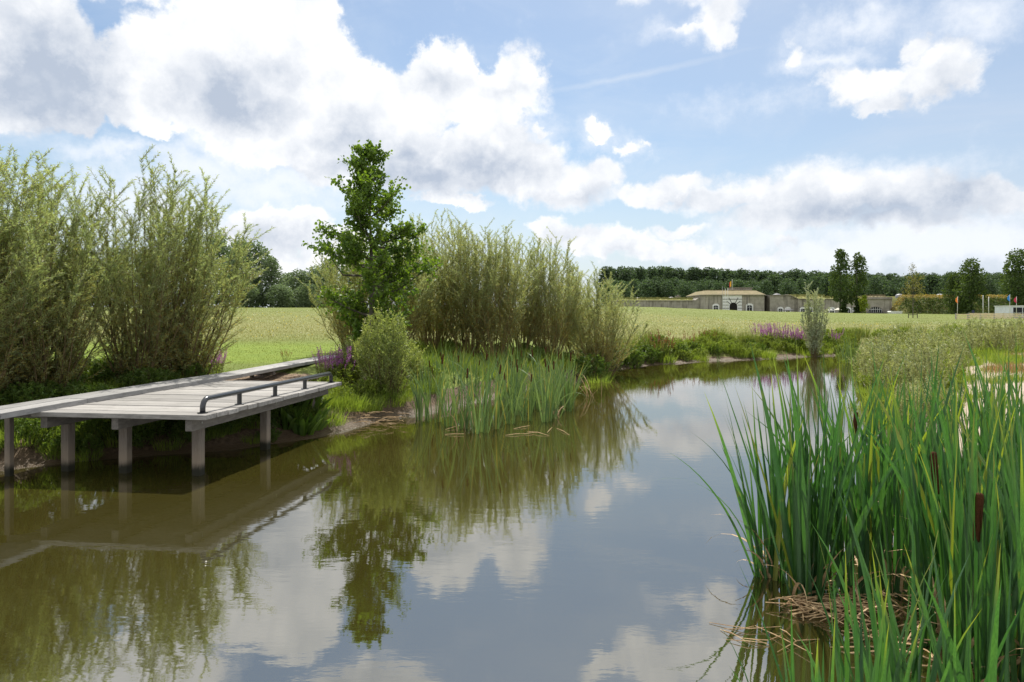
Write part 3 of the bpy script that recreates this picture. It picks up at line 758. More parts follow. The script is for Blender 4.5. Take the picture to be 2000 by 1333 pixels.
# silvery herbs and willow seedlings on the sandy right bank
SH = dict(nst=22, ntw=9, twL=.22, nlf=10, lfL=.075, lfW=.024, root=.20, low=.12, stemr=.006, tone_low=False)
sa = make_shrub('sand_willow', M_STEMY, M_SILVER2, seed=51, H=1.2, Rr=.5, **SH)
sb = make_shrub('sand_willow', M_STEMY, M_SILVER2, seed=52, H=1.15, Rr=.62, **SH)
SG = 'silvery willow seedlings on the sandy bank'
tall = make_shrub('sand_willow', M_STEMY, M_SILVER2, seed=53, H=1.95, Rr=.30, nst=10, ntw=14, twL=.22, nlf=13, lfL=.07, lfW=.02, root=.08, low=.15, stemr=.008, tone_low=False)
place(tall, at(1806, 15.5), 15.5, 0, 1.0, 'tallest slender silvery willow seedling on the sandy right bank', 'seedling')
rs = random.Random(8)
for i, (px, Y, s_) in enumerate([(1705, 22, 1.15), (1740, 19.5, 1.15), (1768, 17.5, 1.1), (1722, 25, 1.2), (1800, 16.6, 1.1), (1838, 17.5, .95), (1862, 19.5, .9),
                                  (1780, 21, 1.1), (1825, 22.5, 1.0), (1750, 27.5, 1.2), (1790, 26, 1.1), (1700, 28.5, 1.0), (1880, 23.5, .95), (1920, 24.5, 1.0), (1960, 24, 1.05),
                                  (1995, 25, 1.1), (1905, 28, 1.1), (1945, 28.5, 1.1), (1985, 29, 1.0), (1850, 27, 1.0), (1815, 30, 1.0), (2030, 26, 1.0), (1810, 13.6, .8), (1850, 13.2, .7), (1770, 14.6, .75)]):
    place((sa, sb)[i % 2], at(px, Y), Y, rs.uniform(0, 6), s_ * rs.uniform(.9, 1.05), 'knee high silvery green willow seedling among the others on the sandy right bank', 'seedling', SG)

# ------------------------------------------------------------------ cattails
def cattail(seed, n, H, W, spread, mat, heads=0, nseg=8, leanr=.20, bendr=.5, headr=.013, headh=.17, hf=(.68, .86)):
    rng = np.random.default_rng(seed); root = empty('cattail_clump')
    a = rng.uniform(0, 2 * math.pi, n); r = spread * np.sqrt(rng.uniform(0, 1, n))
    B = np.stack([np.cos(a) * r, np.sin(a) * r, np.full(n, -.15)], 1)
    h = H * rng.uniform(.62, 1.05, n) + .15
    V, Fq, t = blade_arrays(B, a + rng.normal(size=n) * .5, np.abs(rng.normal(size=n)) * leanr * .7 + .02, np.abs(rng.normal(size=n)) ** 1.4 * bendr * .6, h,
                            W * rng.uniform(.75, 1.1, n), nseg, True, rng)
    link_mesh('leaves', V, [Fq], mat, root, attrs={'t': t}, smooth=True)
    if mat is M_CAT and H > 1.5:      # last year's dead leaves at the foot
        m = 5; B2 = rng.normal(size=(m, 3)) * .06; B2[:, 2] = -.05
        V, Fq, t = blade_arrays(B2, rng.uniform(0, 6.28, m), rng.uniform(.1, .6, m), rng.uniform(.6, 2.6, m), rng.uniform(.4, 1.1, m), np.full(m, W * .6), 9, True, rng)
        link_mesh('dead_leaves', V, [Fq], M_STRAW, root, smooth=True)
    for i in range(heads):
        aa = rng.uniform(0, 6.28); lx, ly = math.cos(aa) * .12, math.sin(aa) * .12; hh = H * rng.uniform(*hf)
        e = Vector((lx * hh, ly * hh, hh)); d = e.normalized()
        q = MB(); rr = headr; b0 = e - d * headh
        q.tube([b0, b0 + d * .006, b0 + d * .03, e - d * .03, e - d * .006, e], [rr * .4, rr * .85, rr, rr, rr * .85, rr * .4], 10)
        so_ = MB().tube([(0, 0, -.1), tuple(b0 * .5 + Vector((0, 0, .01))), tuple(b0), tuple(e + d * .10)], [.006, .005, .004, .002], 6).build('flower_stalk', M_CATSTALK, root)
        q.build('seed_head', M_BROWN, root, smooth=True)
    return root

# middle bed
mc = [cattail(100 + i, 17, 1.55, .038, .15, M_CATB, heads=(0, 1, 1, 1)[i], nseg=8, headr=.017, headh=.20, leanr=.19, bendr=.8) for i in range(4)]
rs = random.Random(17); GM = 'cattail clumps in the middle bed'
spots = [(823, 15.2), (850, 14.9), (878, 14.3), (905, 14.0), (938, 13.45), (967, 14.0), (995, 14.6), (1032, 15.0), (1065, 14.9), (1080, 15.4), (1108, 17.4)]
for i in range(36):
    t = rs.random(); Y = 15.2 + 6.2 * rs.random(); lo = 826 + (Y - 15) * 6; hi = min(1135, 1098 + (Y - 15) * 12); spots.append((lo + (hi - lo) * t, Y))
for i, (px, Y) in enumerate(spots):
    x = at(px, Y)
    place(mc[i % 4], x, Y, rs.uniform(0, 6.28), rs.uniform(.78, 1.06), 'grey-green cattail clump standing in the water in the bed before the willow row', 'cattails', GM, z=0)
# foreground bed
fc = [cattail(200 + i, 17, 2.05, .050, .12, M_CAT, heads=0, nseg=9, leanr=.15, bendr=.34) for i in range(5)]
fh = [cattail(220 + i, 14, 1.95, .045, .13, M_CAT, heads=1, nseg=9, leanr=.12, bendr=.28, headr=.023, headh=.30, hf=(.66, .72)) for i in range(2)]
GF = 'cattail clumps in the foreground bed on the right'
fs = [(1500, 6.05, .80), (1528, 5.95, .84), (1560, 5.75, .95), (1583, 5.55, .97), (1610, 5.9, .92)]
rs = random.Random(23); cnt = 0
while cnt < 38:
    Y = rs.uniform(3.7, 8.2); px = rs.uniform(1640, 2120)
    lo = np.interp(Y, [3.7, 4.6, 5.6, 8.2], [1850, 1760, 1650, 1700])
    if px < lo: continue
    if any(abs(at(a, b) - at(px, Y)) + abs(b - Y) < .22 for a, b, c in fs): continue
    fs.append((px, Y, rs.uniform(.78, 1.0) * np.interp(Y, [3.6, 5, 8], [.88, 1.0, 1.02]))); cnt += 1
for i, (px, Y, s_) in enumerate(fs):
    place(fc[i % 5], at(px, Y), Y, rs.uniform(0, 6.28), s_, 'tall dark green cattail clump growing in the foreground bed at lower right', 'cattails', GF, z=-.02)
for px, Y, rz, lb in [(1888, 4.15, 2.0, 'foreground cattail clump with the large brown seed head near the right edge'), (1850, 4.7, .6, 'foreground cattail clump with dark seed head left of the largest one'),
                      (1960, 4.3, 3.4, 'foreground cattail clump with brown seed head at the right edge of the photo'), (1650, 7.0, 4.0, 'foreground cattail clump with small seed head behind the leftmost tall blades')]:
    place(fh[0 if px > 1870 else 1], at(px, Y), Y, rz, .95, lb, 'cattails', z=-.02)
# leaning long blades on the open left side
def lone(name, label, specs, mat, x, y, W=.022):
    rng = np.random.default_rng(int(abs(x) * 100)); n = len(specs); sp = np.array(specs, float)
    root = empty(name, (x, y, 0))
    B = np.stack([sp[:, 0], sp[:, 1], np.full(n, -.1)], 1)
    V, Fq, t = blade_arrays(B, sp[:, 2], sp[:, 3], sp[:, 4], sp[:, 5], np.full(n, W), 12, True, rng, twist=.3)
    link_mesh('leaves', V, [Fq], mat, root, attrs={'t': t}, smooth=True); return tag(root, label, 'cattails')
lone('cattail_clump', 'few long cattail blades leaning left over open water at the bed edge',
     [(0, 0, 3.2, .33, .75, 1.45), (.02, .03, 3.1, .20, 1.7, 1.45), (.05, 0, 3.0, .12, .9, 1.5), (.04, .05, 2.8, .10, .35, 1.55), (.1, .02, 3.3, .08, .2, 1.6), (.08, .08, 2.6, .14, .25, 1.5)],
     M_CAT, at(1482, 6.05), 6.05)
# short young blades rising from the near bank
yg = [cattail(240 + i, 9, .95, .030, .16, M_CAT, nseg=7, leanr=.22, bendr=.4) for i in range(3)]
for i, (px, Y, s_) in enumerate([(1560, 3.3, .80), (1615, 3.45, 1.0), (1680, 3.5, .9), (1745, 3.5, 1.1), (1800, 3.4, 1.1), (1860, 3.5, 1.15), (1930, 3.5, 1.2), (1990, 3.6, 1.2), (1690, 3.9, 1.0), (1770, 4.0, 1.25), (1480, 3.1, .55)]):
    place(yg[i % 3], at(px, Y), Y, i * 1.3, s_, 'short bright young cattail blades rising at the bottom edge of the photo', 'cattails', 'young cattails on the near bank', z=0)

# dead reed mats
def reed_mat(name, label, cx, cy, rx, ry, n, L, seed, W=.012, zt=.05):
    rng = np.random.default_rng(seed); mb = MB(); root = MB()
    for i in range(n):
        a = rng.uniform(0, 6.28); r = math.sqrt(rng.uniform()); x, y = math.cos(a) * r * rx, math.sin(a) * r * ry
        d = rng.normal() * .7; l = L * rng.uniform(.3, 1); z = rng.uniform(.004, zt); dz = rng.uniform(-.02, .05) * l
        p = Vector((x, y, z)); dv = Vector((math.cos(d), math.sin(d), 0))
        mb.tube([p - dv * l / 2 + Vector((0, 0, .0)), p + Vector((0, rng.normal() * .03, .015)), p + dv * l / 2 + Vector((0, rng.normal() * .03, dz))], [W * .3, W * .5, W * .25], 4)
    o = mb.build(name, M_STRAW, loc=(cx, cy, 0)); return tag(o, label, 'dead reeds', kind='stuff')
reed_mat('dead_reeds', 'brown mat of dead broken reeds floating at the foot of foreground cattails', at(1620, 5.35), 5.35, .30, .17, 85, .42, 5)
reed_mat('dead_reeds', 'dead reed litter floating between the right foreground cattail stems', at(1800, 5.0), 5.1, .7, .9, 110, .45, 6)
reed_mat('dead_reeds', 'long thin dead stems drifting on open water left of foreground cattails', at(1500, 4.85), 4.9, .25, .18, 9, .62, 9, W=.008, zt=.01)
reed_mat('dead_twigs', 'dead twigs and stems littering the muddy bank right of the deck', at(700, 14.6), 14.7, .9, .45, 60, .35, 12, W=.012, zt=.22)
reed_mat('dead_reeds', 'thin dead stems floating in front of the middle cattail bed', at(980, 13.3), 13.6, 1.3, .6, 8, .8, 7, W=.012, zt=.02)

def bent_stems(name, label, x, y, n, H, seed, mat=M_STRAW):
    rng = np.random.default_rng(seed); B = rng.normal(size=(n, 3)) * .12; B[:, 2] = -.05
    V, Fq, t = blade_arrays(B, rng.uniform(0, 6.28, n), rng.uniform(.05, .5, n), rng.uniform(.3, 2.4, n), H * rng.uniform(.5, 1, n), np.full(n, .022), 9, True, rng)
    o = link_mesh(name, V, [Fq], mat, loc=(x, y, 0)); return tag(o, label, 'dead reeds')
bent_stems('broken_reed', 'straw coloured bent dead reeds right of the middle cattail bed', at(1153, 19.5), 19.5, 8, .95, 4)
bent_stems('broken_reed', 'pale bent dead reed blades at the front of the middle cattail bed', at(1075, 16.2), 15.3, 8, .7, 6)
bent_stems('broken_reed', 'yellow bent reed blades in the water at the front left of the cattail bed', at(915, 13.7), 13.8, 6, .8, 8)

# ------------------------------------------------------------------ herbs along the banks
def herb_parts(seed, kind):
    rng = np.random.default_rng(seed)
    if kind == 'bright':
        return make_shrub('bank_herb', M_STEMY, M_HERB, seed=seed, H=.55, Rr=.5, nst=30, ntw=6, twL=.16, nlf=9, lfL=.07, lfW=.028, root=.35, low=.05, stemr=.005, tone_low=False)
    if kind == 'dark':
        return make_shrub('bank_herb', M_STEM, M_HERBD, seed=seed, H=.6, Rr=.5, nst=30, ntw=6, twL=.16, nlf=9, lfL=.075, lfW=.03, root=.35, low=.05, stemr=.005, tone_low=False)
    if kind == 'sedge':
        n = 170; a = rng.uniform(0, 6.28, n); r = .22 * np.sqrt(rng.uniform(0, 1, n)); root = empty('sedge_tuft')
        B = np.stack([np.cos(a) * r, np.sin(a) * r, np.full(n, -.05)], 1)
        V, Fq, t = blade_arrays(B, a + rng.normal(size=n) * .4, np.abs(rng.normal(size=n)) * .22, np.abs(rng.normal(size=n)) * .5, .95 * rng.uniform(.5, 1.05, n), np.full(n, .012), 5, False, rng)
        link_mesh('blades', V, [Fq], M_SEDGE, root, attrs={'t': t}); return root
    if kind in ('loose', 'dock'):
        root = empty('purple_loosestrife' if kind == 'loose' else 'dock_plant'); mb = MB(); P = []; D = []; PL = []; DL = []
        ns, H = (19, .95) if kind == 'loose' else (12, .85)
        for i in range(ns):
            a = rng.uniform(0, 6.28); r = .3 * math.sqrt(rng.uniform()); h = H * rng.uniform(.6, 1.05); e = np.array([math.cos(a) * r * 1.4, math.sin(a) * r * 1.4, h]); b = np.array([math.cos(a) * r * .4, math.sin(a) * r * .4, -.05])
            mb.tube([tuple(b), tuple(e)], [.005, .003], 3, cap=False)
            m = 42; s = rng.uniform(.62, 1.0, m); q = b + (e - b) * s[:, None]; az = rng.uniform(0, 6.28, m)
            P.append(q); D.append(np.stack([np.cos(az), np.sin(az), rng.uniform(-.1, .5, m)], 1))
            m = 16; s = rng.uniform(.05, .62, m); q = b + (e - b) * s[:, None]; az = rng.uniform(0, 6.28, m)
            PL.append(q); DL.append(np.stack([np.cos(az), np.sin(az), rng.uniform(.2, .8, m)], 1))
        P = np.concatenate(P); D = np.concatenate(D); PL = np.concatenate(PL); DL = np.concatenate(DL)
        mb.build('stems', M_STEM, root)
        V, Fc, k = leaf_arrays(P, D, np.full(len(P), .030), np.full(len(P), .022), rng)
        link_mesh('blossom' if kind == 'loose' else 'seed_plume', V, [Fc], M_PURPLE if kind == 'loose' else M_DOCK, root)
        V, Fc, k = leaf_arrays(PL, DL, np.full(len(PL), .09), np.full(len(PL), .022), rng)
        link_mesh('foliage', V, [Fc], M_HERB, root, attrs={'tone': np.zeros(len(V))}); return root
    if kind == 'broad':
        root = empty('broad_leaved_plant'); n = 34; a = rng.uniform(0, 6.28, n); r = .18 * np.sqrt(rng.uniform(0, 1, n))
        B = np.stack([np.cos(a) * r, np.sin(a) * r, np.full(n, -.02)], 1)
        V, Fq, t = blade_arrays(B, a, rng.uniform(.1, .7, n), rng.uniform(.3, 1.1, n), rng.uniform(.3, .62, n), rng.uniform(.07, .12, n), 6, True, rng, wmax=.6)
        link_mesh('leaves', V, [Fq], M_HERBD, root, attrs={'tone': np.zeros(len(V))}, smooth=True); return root
    if kind == 'grass':
        n = 240; a = rng.uniform(0, 6.28, n); r = .3 * np.sqrt(rng.uniform(0, 1, n)); root = empty('grass_tuft')
        B = np.stack([np.cos(a) * r, np.sin(a) * r, np.full(n, -.03)], 1)
        V, Fq, t = blade_arrays(B, a + rng.normal(size=n) * .6, np.abs(rng.normal(size=n)) * .35, np.abs(rng.normal(size=n)) * .7, .34 * rng.uniform(.4, 1.1, n), np.full(n, .010), 4, False, rng)
        link_mesh('blades', V, [Fq], M_HERB, root, attrs={'tone': np.zeros(len(V))}); return root
HP = {k: [herb_parts(300 + i * 10 + j, k) for j in range(2)] for i, k in enumerate(('bright', 'dark', 'sedge', 'loose', 'dock', 'broad', 'grass'))}
rs = random.Random(41)
def scatter(kind, items, label, cat, group, lo=.85, hi=1.15):
    for i, it in enumerate(items):
        px, Y = it[:2]; s_ = it[2] if len(it) > 2 else 1.0
        place(HP[kind][i % 2], at(px, Y), Y, rs.uniform(0, 6.28), s_ * rs.uniform(lo, hi), label, cat, group)
def behind_walk(l):
    ly = [p.y for p in LINE]; lx = [p.x for p in LINE]
    return [t for t in l if at(t[0], t[1]) < np.interp(t[1], ly, lx) - .62 - .5 * t[2]]
def rows(n, px0, px1, yfun, dlo, dhi):
    out = []
    for i in range(n):
        px = px0 + (px1 - px0) * (i + rs.random()) / n
        u = (px - 1000) / F; Y = 8.0
        while True:         # walk outwards along this bearing to the far shore
            if sdist(np.array([u * Y]), np.array([Y]))[0] > 0 and Y > yfun: break
            Y += .2
        out.append((px, Y + rs.uniform(dlo, dhi)))
    return out
# far shore, right of the willow row
scatter('bright', [(p, y, 1.0) for p, y in rows(60, 1285, 1665, 28, .35, 4.2)], 'low bright green herb clump on the far shore under the meadow', 'herb', 'green herbs on the far shore')
scatter('dark', [(p, y, 1.0) for p, y in rows(8, 1300, 1640, 28, .9, 2.6)], 'low darker green herb clump on the far shore under the meadow', 'herb', 'dark herbs on the far shore')
scatter('grass', [(p, y, 1.5) for p, y in rows(50, 1285, 1670, 28, .3, 4.5)], 'fresh green grass tuft on the low far shore', 'grass tuft', 'grass tufts on the far shore', .7, 1.3)
scatter('sedge', [(1385, 38.5, 1.0), (1405, 38.8, 1.2), (1440, 38, 1.25), (1455, 38.4, 1.3), (1470, 38.6, 1.15), (1425, 39, 1.1)], 'upright sedge tuft on the far shore left of the purple flowers', 'sedge', 'sedges on the far shore')
scatter('loose', [(1482, 39.5), (1500, 40), (1514, 39.5, 1.2), (1532, 39.6, 1.05), (1545, 40, 1.0), (1555, 39.6, 1.1), (1566, 39.8), (1580, 40), (1590, 40.4, 1.05), (1632, 41.2, .9), (1495, 40.5, .9)],
        'purple flowering loosestrife on the far shore beside the silvery willow', 'flowers', 'purple flowers on the far shore', 1.1, 1.4)
scatter('dock', [(1322, 36.0), (1345, 37.2, 1.1), (1376, 38, 1.1), (1395, 38, .9), (1350, 36.6, .8)], 'rusty brown dock seed plant on the far shore', 'dock plant', 'dock plants on the far shore')
# dark thicket at the right foot of the willow row
scatter('dark', [(p, y, 1.35) for p, y in rows(20, 1146, 1292, 20, .35, 2.6)], 'dark leafy marsh plant at the shore below the last willow of the row', 'herb', 'marsh plants below the willow row')
scatter('sedge', [(p, y, 1.35) for p, y in rows(16, 1165, 1290, 20, 1.2, 3.4)], 'brownish sedge tuft in the thicket right of the willow row', 'sedge', 'sedges in the thicket by the willow row')
scatter('dock', [(1283, 33.0, 1.7), (1300, 33.6, 1.6)], 'tall dark dock spike standing above the thicket on the far shore', 'dock plant', 'tall dock spikes by the thicket', .95, 1.05)
# bank between the deck and the cattails
scatter('grass', [(p, y, 1.0) for p, y in rows(34, 560, 850, 9, .5, 2.2)], 'fresh green grass tuft on the bank between deck and cattail bed', 'grass tuft', 'grass tufts on the bank right of the deck')
scatter('bright', [(640, 16.2, .6), (655, 15.8, .65), (668, 15.2, .6), (700, 15.8, .7), (622, 16.5, .55), (690, 15.2, .4), (815, 18.3, .9), (830, 18.6, .9), (670, 16.8, 1.0), (720, 16.0, .9), (790, 16.9, .6)],
        'yellow-green leafy herb on the bank between deck and cattail bed', 'herb', 'leafy herbs on the bank right of the deck')
scatter('loose', [(640, 17.2, .95), (655, 16.8, 1.05), (672, 17.0, 1.1), (688, 17.3, 1.0), (630, 17.6, .8)], 'purple flowering loosestrife beside the end of the deck', 'flowers', 'purple flowers beside the deck end')
scatter('loose', [(362, 15.7, .8), (357, 15.9, .8)], 'dark purple loosestrife at the foot of the left willow clump', 'flowers', 'purple flowers under the left willows')
scatter('loose', [(416, 16.6, .7), (425, 17, .7)], 'fading purple loosestrife at the right edge of the left willow clump', 'flowers', 'fading flowers by the left willows')
scatter('dock', [(559, 20.3, .42)], 'small rusty brown dock plant alone on the meadow edge behind the boardwalk', 'dock plant', None)
scatter('broad', [(560, 12.95, .95), (590, 13.0, 1.1), (612, 13.3, .9), (572, 13.5, 1.0), (600, 13.7, 1.0), (548, 13.2, .8)], 'big leaved dark green plant on the bank under the deck end', 'broad-leaved plant', 'broad-leaved plants under the deck end')
scatter('dark', [(555, 13.4, .8), (585, 13.9, .8), (610, 14.0, .7)], 'dark leafy herb on the shaded bank behind the deck corner post', 'herb', 'dark herbs behind the deck post')
# shaded bank under and left of the deck
it = [(p, y, rs.uniform(.6, .9)) for p, y in rows(70, -40, 500, 8, .12, 1.5)]
scatter('grass', it, 'dark green grass tuft on the shaded bank under the boardwalk', 'grass tuft', 'grass tufts under the boardwalk')
scatter('bright', [(p, y, rs.uniform(.4, .6)) for p, y in rows(12, -40, 260, 8, .4, 1.2)], 'leafy green herb on the bank between deck posts and boardwalk', 'herb', 'leafy herbs under the boardwalk')
scatter('dark', [(p, y, rs.uniform(.45, .65)) for p, y in rows(46, -40, 620, 8, .10, 1.3)], 'dark leafy herb on the shaded bank behind the deck posts', 'herb', 'herbs on the shaded bank')
# undergrowth below the left willows
scatter('grass', behind_walk([(rs.uniform(-60, 430), rs.uniform(11.5, 17), .9) for i in range(90)]), 'green grass tuft under the big willow shrubs on the left', 'grass tuft', 'grass tufts under the left willows')
scatter('dark', behind_walk([(rs.uniform(-60, 420), rs.uniform(12.2, 17.5), .8) for i in range(50)]), 'dark undergrowth herb between the trunks of the left willow clump', 'herb', 'undergrowth of the left willows')
scatter('bright', [(75, 12.2, .5), (100, 12.4, .5)], 'small fresh green herb beside the boardwalk under the willows', 'herb', 'small herbs beside the boardwalk')
# undergrowth below the willow row
scatter('dark', [(rs.uniform(690, 1190), rs.uniform(22.5, 27), .7) for i in range(14)], 'dark herb at the foot of the willow row behind the cattails', 'herb', 'undergrowth of the willow row')
scatter('grass', [(rs.uniform(700, 1190), rs.uniform(20.5, 26), 1.5) for i in range(40)], 'green grass tuft at the foot of the willow row', 'grass tuft', 'grass tufts under the willow row')
# head of the pond and the right bank
scatter('sedge', [(1668, 41.8, 1.2), (1700, 40, 1.1), (1735, 41, 1.2), (1765, 42, 1.2), (1790, 40, 1.1), (1690, 42.5, 1.1)], 'green sedge tuft at the head of the pond right of the silvery willow', 'sedge', 'sedges at the head of the pond')
scatter('bright', [(rs.uniform(1640, 2010), rs.uniform(33, 44), rs.uniform(.9, 1.3)) for i in range(44)], 'bright green herb clump on the meadow edge behind the sandy bank', 'herb', 'green herbs behind the sandy bank')
scatter('dock', [(1718, 39, 1.1), (1946, 30.5, .9), (1968, 31.5, 1.0), (1730, 38.5, .9)], 'rusty dock plant on the meadow edge behind the sandy bank', 'dock plant', 'dock plants behind the sandy bank')
scatter('grass', [(rs.uniform(1690, 1890), rs.uniform(14.5, 32), rs.uniform(.8, 1.5)) for i in range(70)] + [(rs.uniform(1860, 2010), rs.uniform(20.5, 32), rs.uniform(.8, 1.4)) for i in range(40)], 'green grass tuft between the silvery seedlings on the right bank', 'grass tuft', 'grass tufts on the right bank')
scatter('bright', [(rs.uniform(1700, 1870), rs.uniform(15, 32), rs.uniform(.6, 1.1)) for i in range(30)], 'leafy green herb between the silvery seedlings on the right bank', 'herb', 'herbs on the right bank')
# one blue-green cattail stand at the pond head
hd = cattail(260, 20, 1.75, .035, .22, M_CATB, nseg=6)
place(hd, at(1668, 33), 33.2, 0, 1.0, 'blue-green cattail clump at the head of the pond right of the silvery willow', 'cattails', z=0)
place(hd, at(1650, 34), 34.2, 2, .75, 'thin cattail clump at the head of the pond just left of the blue-green one', 'cattails', z=0)
for px, Y in ((1343, 33.6), (1402, 34.3)):
    place(hd, at(px, Y), Y, px, .26, 'small short reed tuft standing in the shallows along the far shore', 'reeds', 'small reed tufts at the far shore', z=0)
# reddish sorrel patches on the sand
def patch(name, label, cx, cy, rx, ry, n, H, W, mat, seed, cat):
    rng = np.random.default_rng(seed); a = rng.uniform(0, 6.28, n); r = np.sqrt(rng.uniform(0, 1, n)); X = cx + np.cos(a) * r * rx; Y = cy + np.sin(a) * r * ry
    Z = terrain(X, Y) - .01
    V, Fq, t = blade_arrays(np.stack([X, Y, Z], 1), rng.uniform(0, 6.28, n), np.abs(rng.normal(size=n)) * .3, np.abs(rng.normal(size=n)) * .5, H * rng.uniform(.4, 1.1, n), np.full(n, W), 3, False, rng)
    o = link_mesh(name, V, [Fq], mat, attrs={'t': t, 'tone': rng.uniform(0, .5, len(V))}); return tag(o, label, cat, kind='stuff')
M_RED = foliage('red_sorrel_stem', (.20, .12, .07), (.30, .19, .12), None, trans=.3)
patch('sorrel_patch', 'reddish brown sorrel growing at the back edge of the sand', at(1920, 25), 22.6, 1.0, .7, 1100, .22, .010, M_RED, 3, 'sorrel')
patch('sorrel_patch', 'reddish brown sorrel growing on the sand at the right edge', at(1992, 19), 19.2, .7, .9, 1000, .24, .010, M_RED, 4, 'sorrel')
patch('sand_grass', 'low green grass growing on the sand at the right edge', at(1985, 17.5), 17.4, .8, .5, 900, .18, .010, M_HERB, 5, 'grass')  # short land grass on the sand
patch('ground_cover', 'loose green ground cover between seedlings on the sandy bank', at(1790, 24), 24, 3.8, 7.5, 6000, .22, .012, M_HERB, 6, 'ground cover')

# ------------------------------------------------------------------ meadow grass (uncountable)
def meadow():
    rng = np.random.default_rng(9); n = 300000
    Y = np.exp(rng.uniform(math.log(16.5), math.log(230), n)); u = rng.uniform(-.80, .80, n); X = u * Y
    keep = (sdist(X, Y) > 1.2) & ~((X < -1) & (X > -14) & (Y < 18.5 + .25 * (X + 4))) & ~((X > 5) & (Y < 30))
    keep &= rng.uniform(size=n) < np.where(Y < 30, 1.0, .75)
    X, Y = X[keep], Y[keep]; n = len(X); Z = terrain(X, Y) - .02
    mown = (Y > 19) & (Y < 29)
    b = wob(X, Y, .25) * 4
    tall_ = sstep(Y + b, 27, 36)
    dry = tall_ * (1 - .75 * sstep(Y + b, 70, 125))
    H = (.06 + .07 * tall_) * rng.uniform(.5, 1.25, n)
    W = .0065 * (Y / 16) ** .72 * rng.uniform(.7, 1.2, n)
    V, Fq, t = blade_arrays(np.stack([X, Y, Z], 1), rng.uniform(0, 6.28, n), np.abs(rng.normal(size=n)) * .35, np.abs(rng.normal(size=n)) * .5, H, W, 2, False, rng, tipw=.05)
    tn = np.repeat(dry * rng.uniform(.2, .9, n) * (rng.uniform(size=n) < np.where(X > 4, .45, .75)), 6)
    return tag(link_mesh('meadow_grass', V, [Fq], M_GRASS, attrs={'tone': tn}), 'green and straw coloured grass covering the open meadow behind the pond', 'grass', kind='stuff')
meadow()
def flowers(name, label, n, y0, y1, mat, seed, size=.03):
    rng = np.random.default_rng(seed); Y = np.exp(rng.uniform(math.log(y0), math.log(y1), n)); u = rng.uniform(-.6, .75, n); X = u * Y
    keep = (sdist(X, Y) > 2) & ~((X > 5) & (Y < 30)); X, Y = X[keep], Y[keep]; n = len(X)
    P = np.stack([X, Y, terrain(X, Y) + rng.uniform(.18, .34, n)], 1)
    V, Fc, k = leaf_arrays(P, rng.normal(size=(n, 3)) * np.array([1, 1, .3]), size * (Y / 30) * rng.uniform(.7, 1.3, n), size * (Y / 30) * rng.uniform(.7, 1.3, n), rng, 'round')
    return tag(link_mesh(name, V, [Fc], mat), label, 'flowers', kind='stuff')
flowers('yellow_wildflowers', 'small yellow wildflowers dotted through the meadow grass', 1500, 28, 90, M_YELLOW, 1)
flowers('white_wildflowers', 'small white wildflowers dotted through the meadow grass', 1500, 30, 100, M_WHITEF, 2)

# ------------------------------------------------------------------ trees of the background
def far_tree(seed, H, Rr, name, leaf, n=1500, ls=.75, form='round', trunkh=.22, base=.12, lumps=16):
    rng = np.random.default_rng(seed); root = empty(name); mb = MB()
    zs = np.linspace(0, 1, 6); MB().tube([(rng.normal() * .08, rng.normal() * .08, z * H * .8 - .3) for z in zs], list(H * .016 * (1.1 - zs)), 6).build('trunk', M_BARK, root, smooth=True)
    C = []; S = []
    for i in range(lumps):
        t = base + (1 - base) * (i + rng.uniform()) / lumps; a = rng.uniform(0, 6.28)
        if form == 'round': w = math.sqrt(max(.03, 1 - (2 * (t - base) / (1 - base) - 1.0) ** 2))
        elif form == 'column': w = min(1, (1 - t) * 2.6 + .25) * min(1, (t - base) * 6 + .5)
        else: w = (1 - t) * 1.1 + .12
        r = Rr * w * .62 * rng.uniform(.5, 1); C.append([math.cos(a) * r, math.sin(a) * r, t * H]); S.append(Rr * (.26 + .22 * w) * rng.uniform(.8, 1.2))
    C = np.array(C); S = np.array(S); S = np.minimum(S, (H * 1.03 - C[:, 2]) + .3 * Rr)
    k = rng.integers(0, lumps, n); d = unit(rng.normal(size=(n, 3))); rad = rng.uniform(.35, 1.0, n) ** .5
    P = C[k] + d * (S[k] * rad)[:, None] * np.array([1, 1, 1.15])
    mbr = MB()
    for c in C[::2]: mbr.tube([(0, 0, max(.1 * H, c[2] - Rr * .8)), tuple(c)], [H * .006, H * .002], 4, cap=False)
    mbr.build('limbs', M_BARK, root)
    V, Fc, kk = leaf_arrays(P, d * .6 + rng.normal(size=(n, 3)) * .6, ls * rng.uniform(.6, 1.3, n), ls * .8 * rng.uniform(.6, 1.2, n), rng, 'round', .1)
    link_mesh('crown', V, [Fc], leaf, root)
    return root
rs = random.Random(99)
pop = [far_tree(400 + i, 26, 5.2, 'poplar_tree', M_FAR, 4200, .72, 'column', base=.08, lumps=34) for i in range(3)]
oak = [far_tree(410 + i, 17, 6.5, 'broadleaf_tree', M_FAR, 3200, .75, 'round', base=.04, lumps=30) for i in range(3)]
GP = 'poplars in the wood on the horizon'
px = 1185; i = 0
while px < 2130:
    Y = rs.uniform(395, 440); topy = np.interp(px, [1185, 1400, 1600, 1750, 2000], [530, 532, 535, 540, 536]) + rs.uniform(-3, 5)
    h = (HOR - topy) / F * Y; sc = h / 26 * .97
    place(pop[i % 3], at(px, Y), Y, rs.uniform(0, 6), (sc * 1.35, sc * 1.35, sc), 'tall dark green poplar in the long wood on the horizon behind the fort', 'tree', GP); px += rs.uniform(7, 12); i += 1
px = 1190
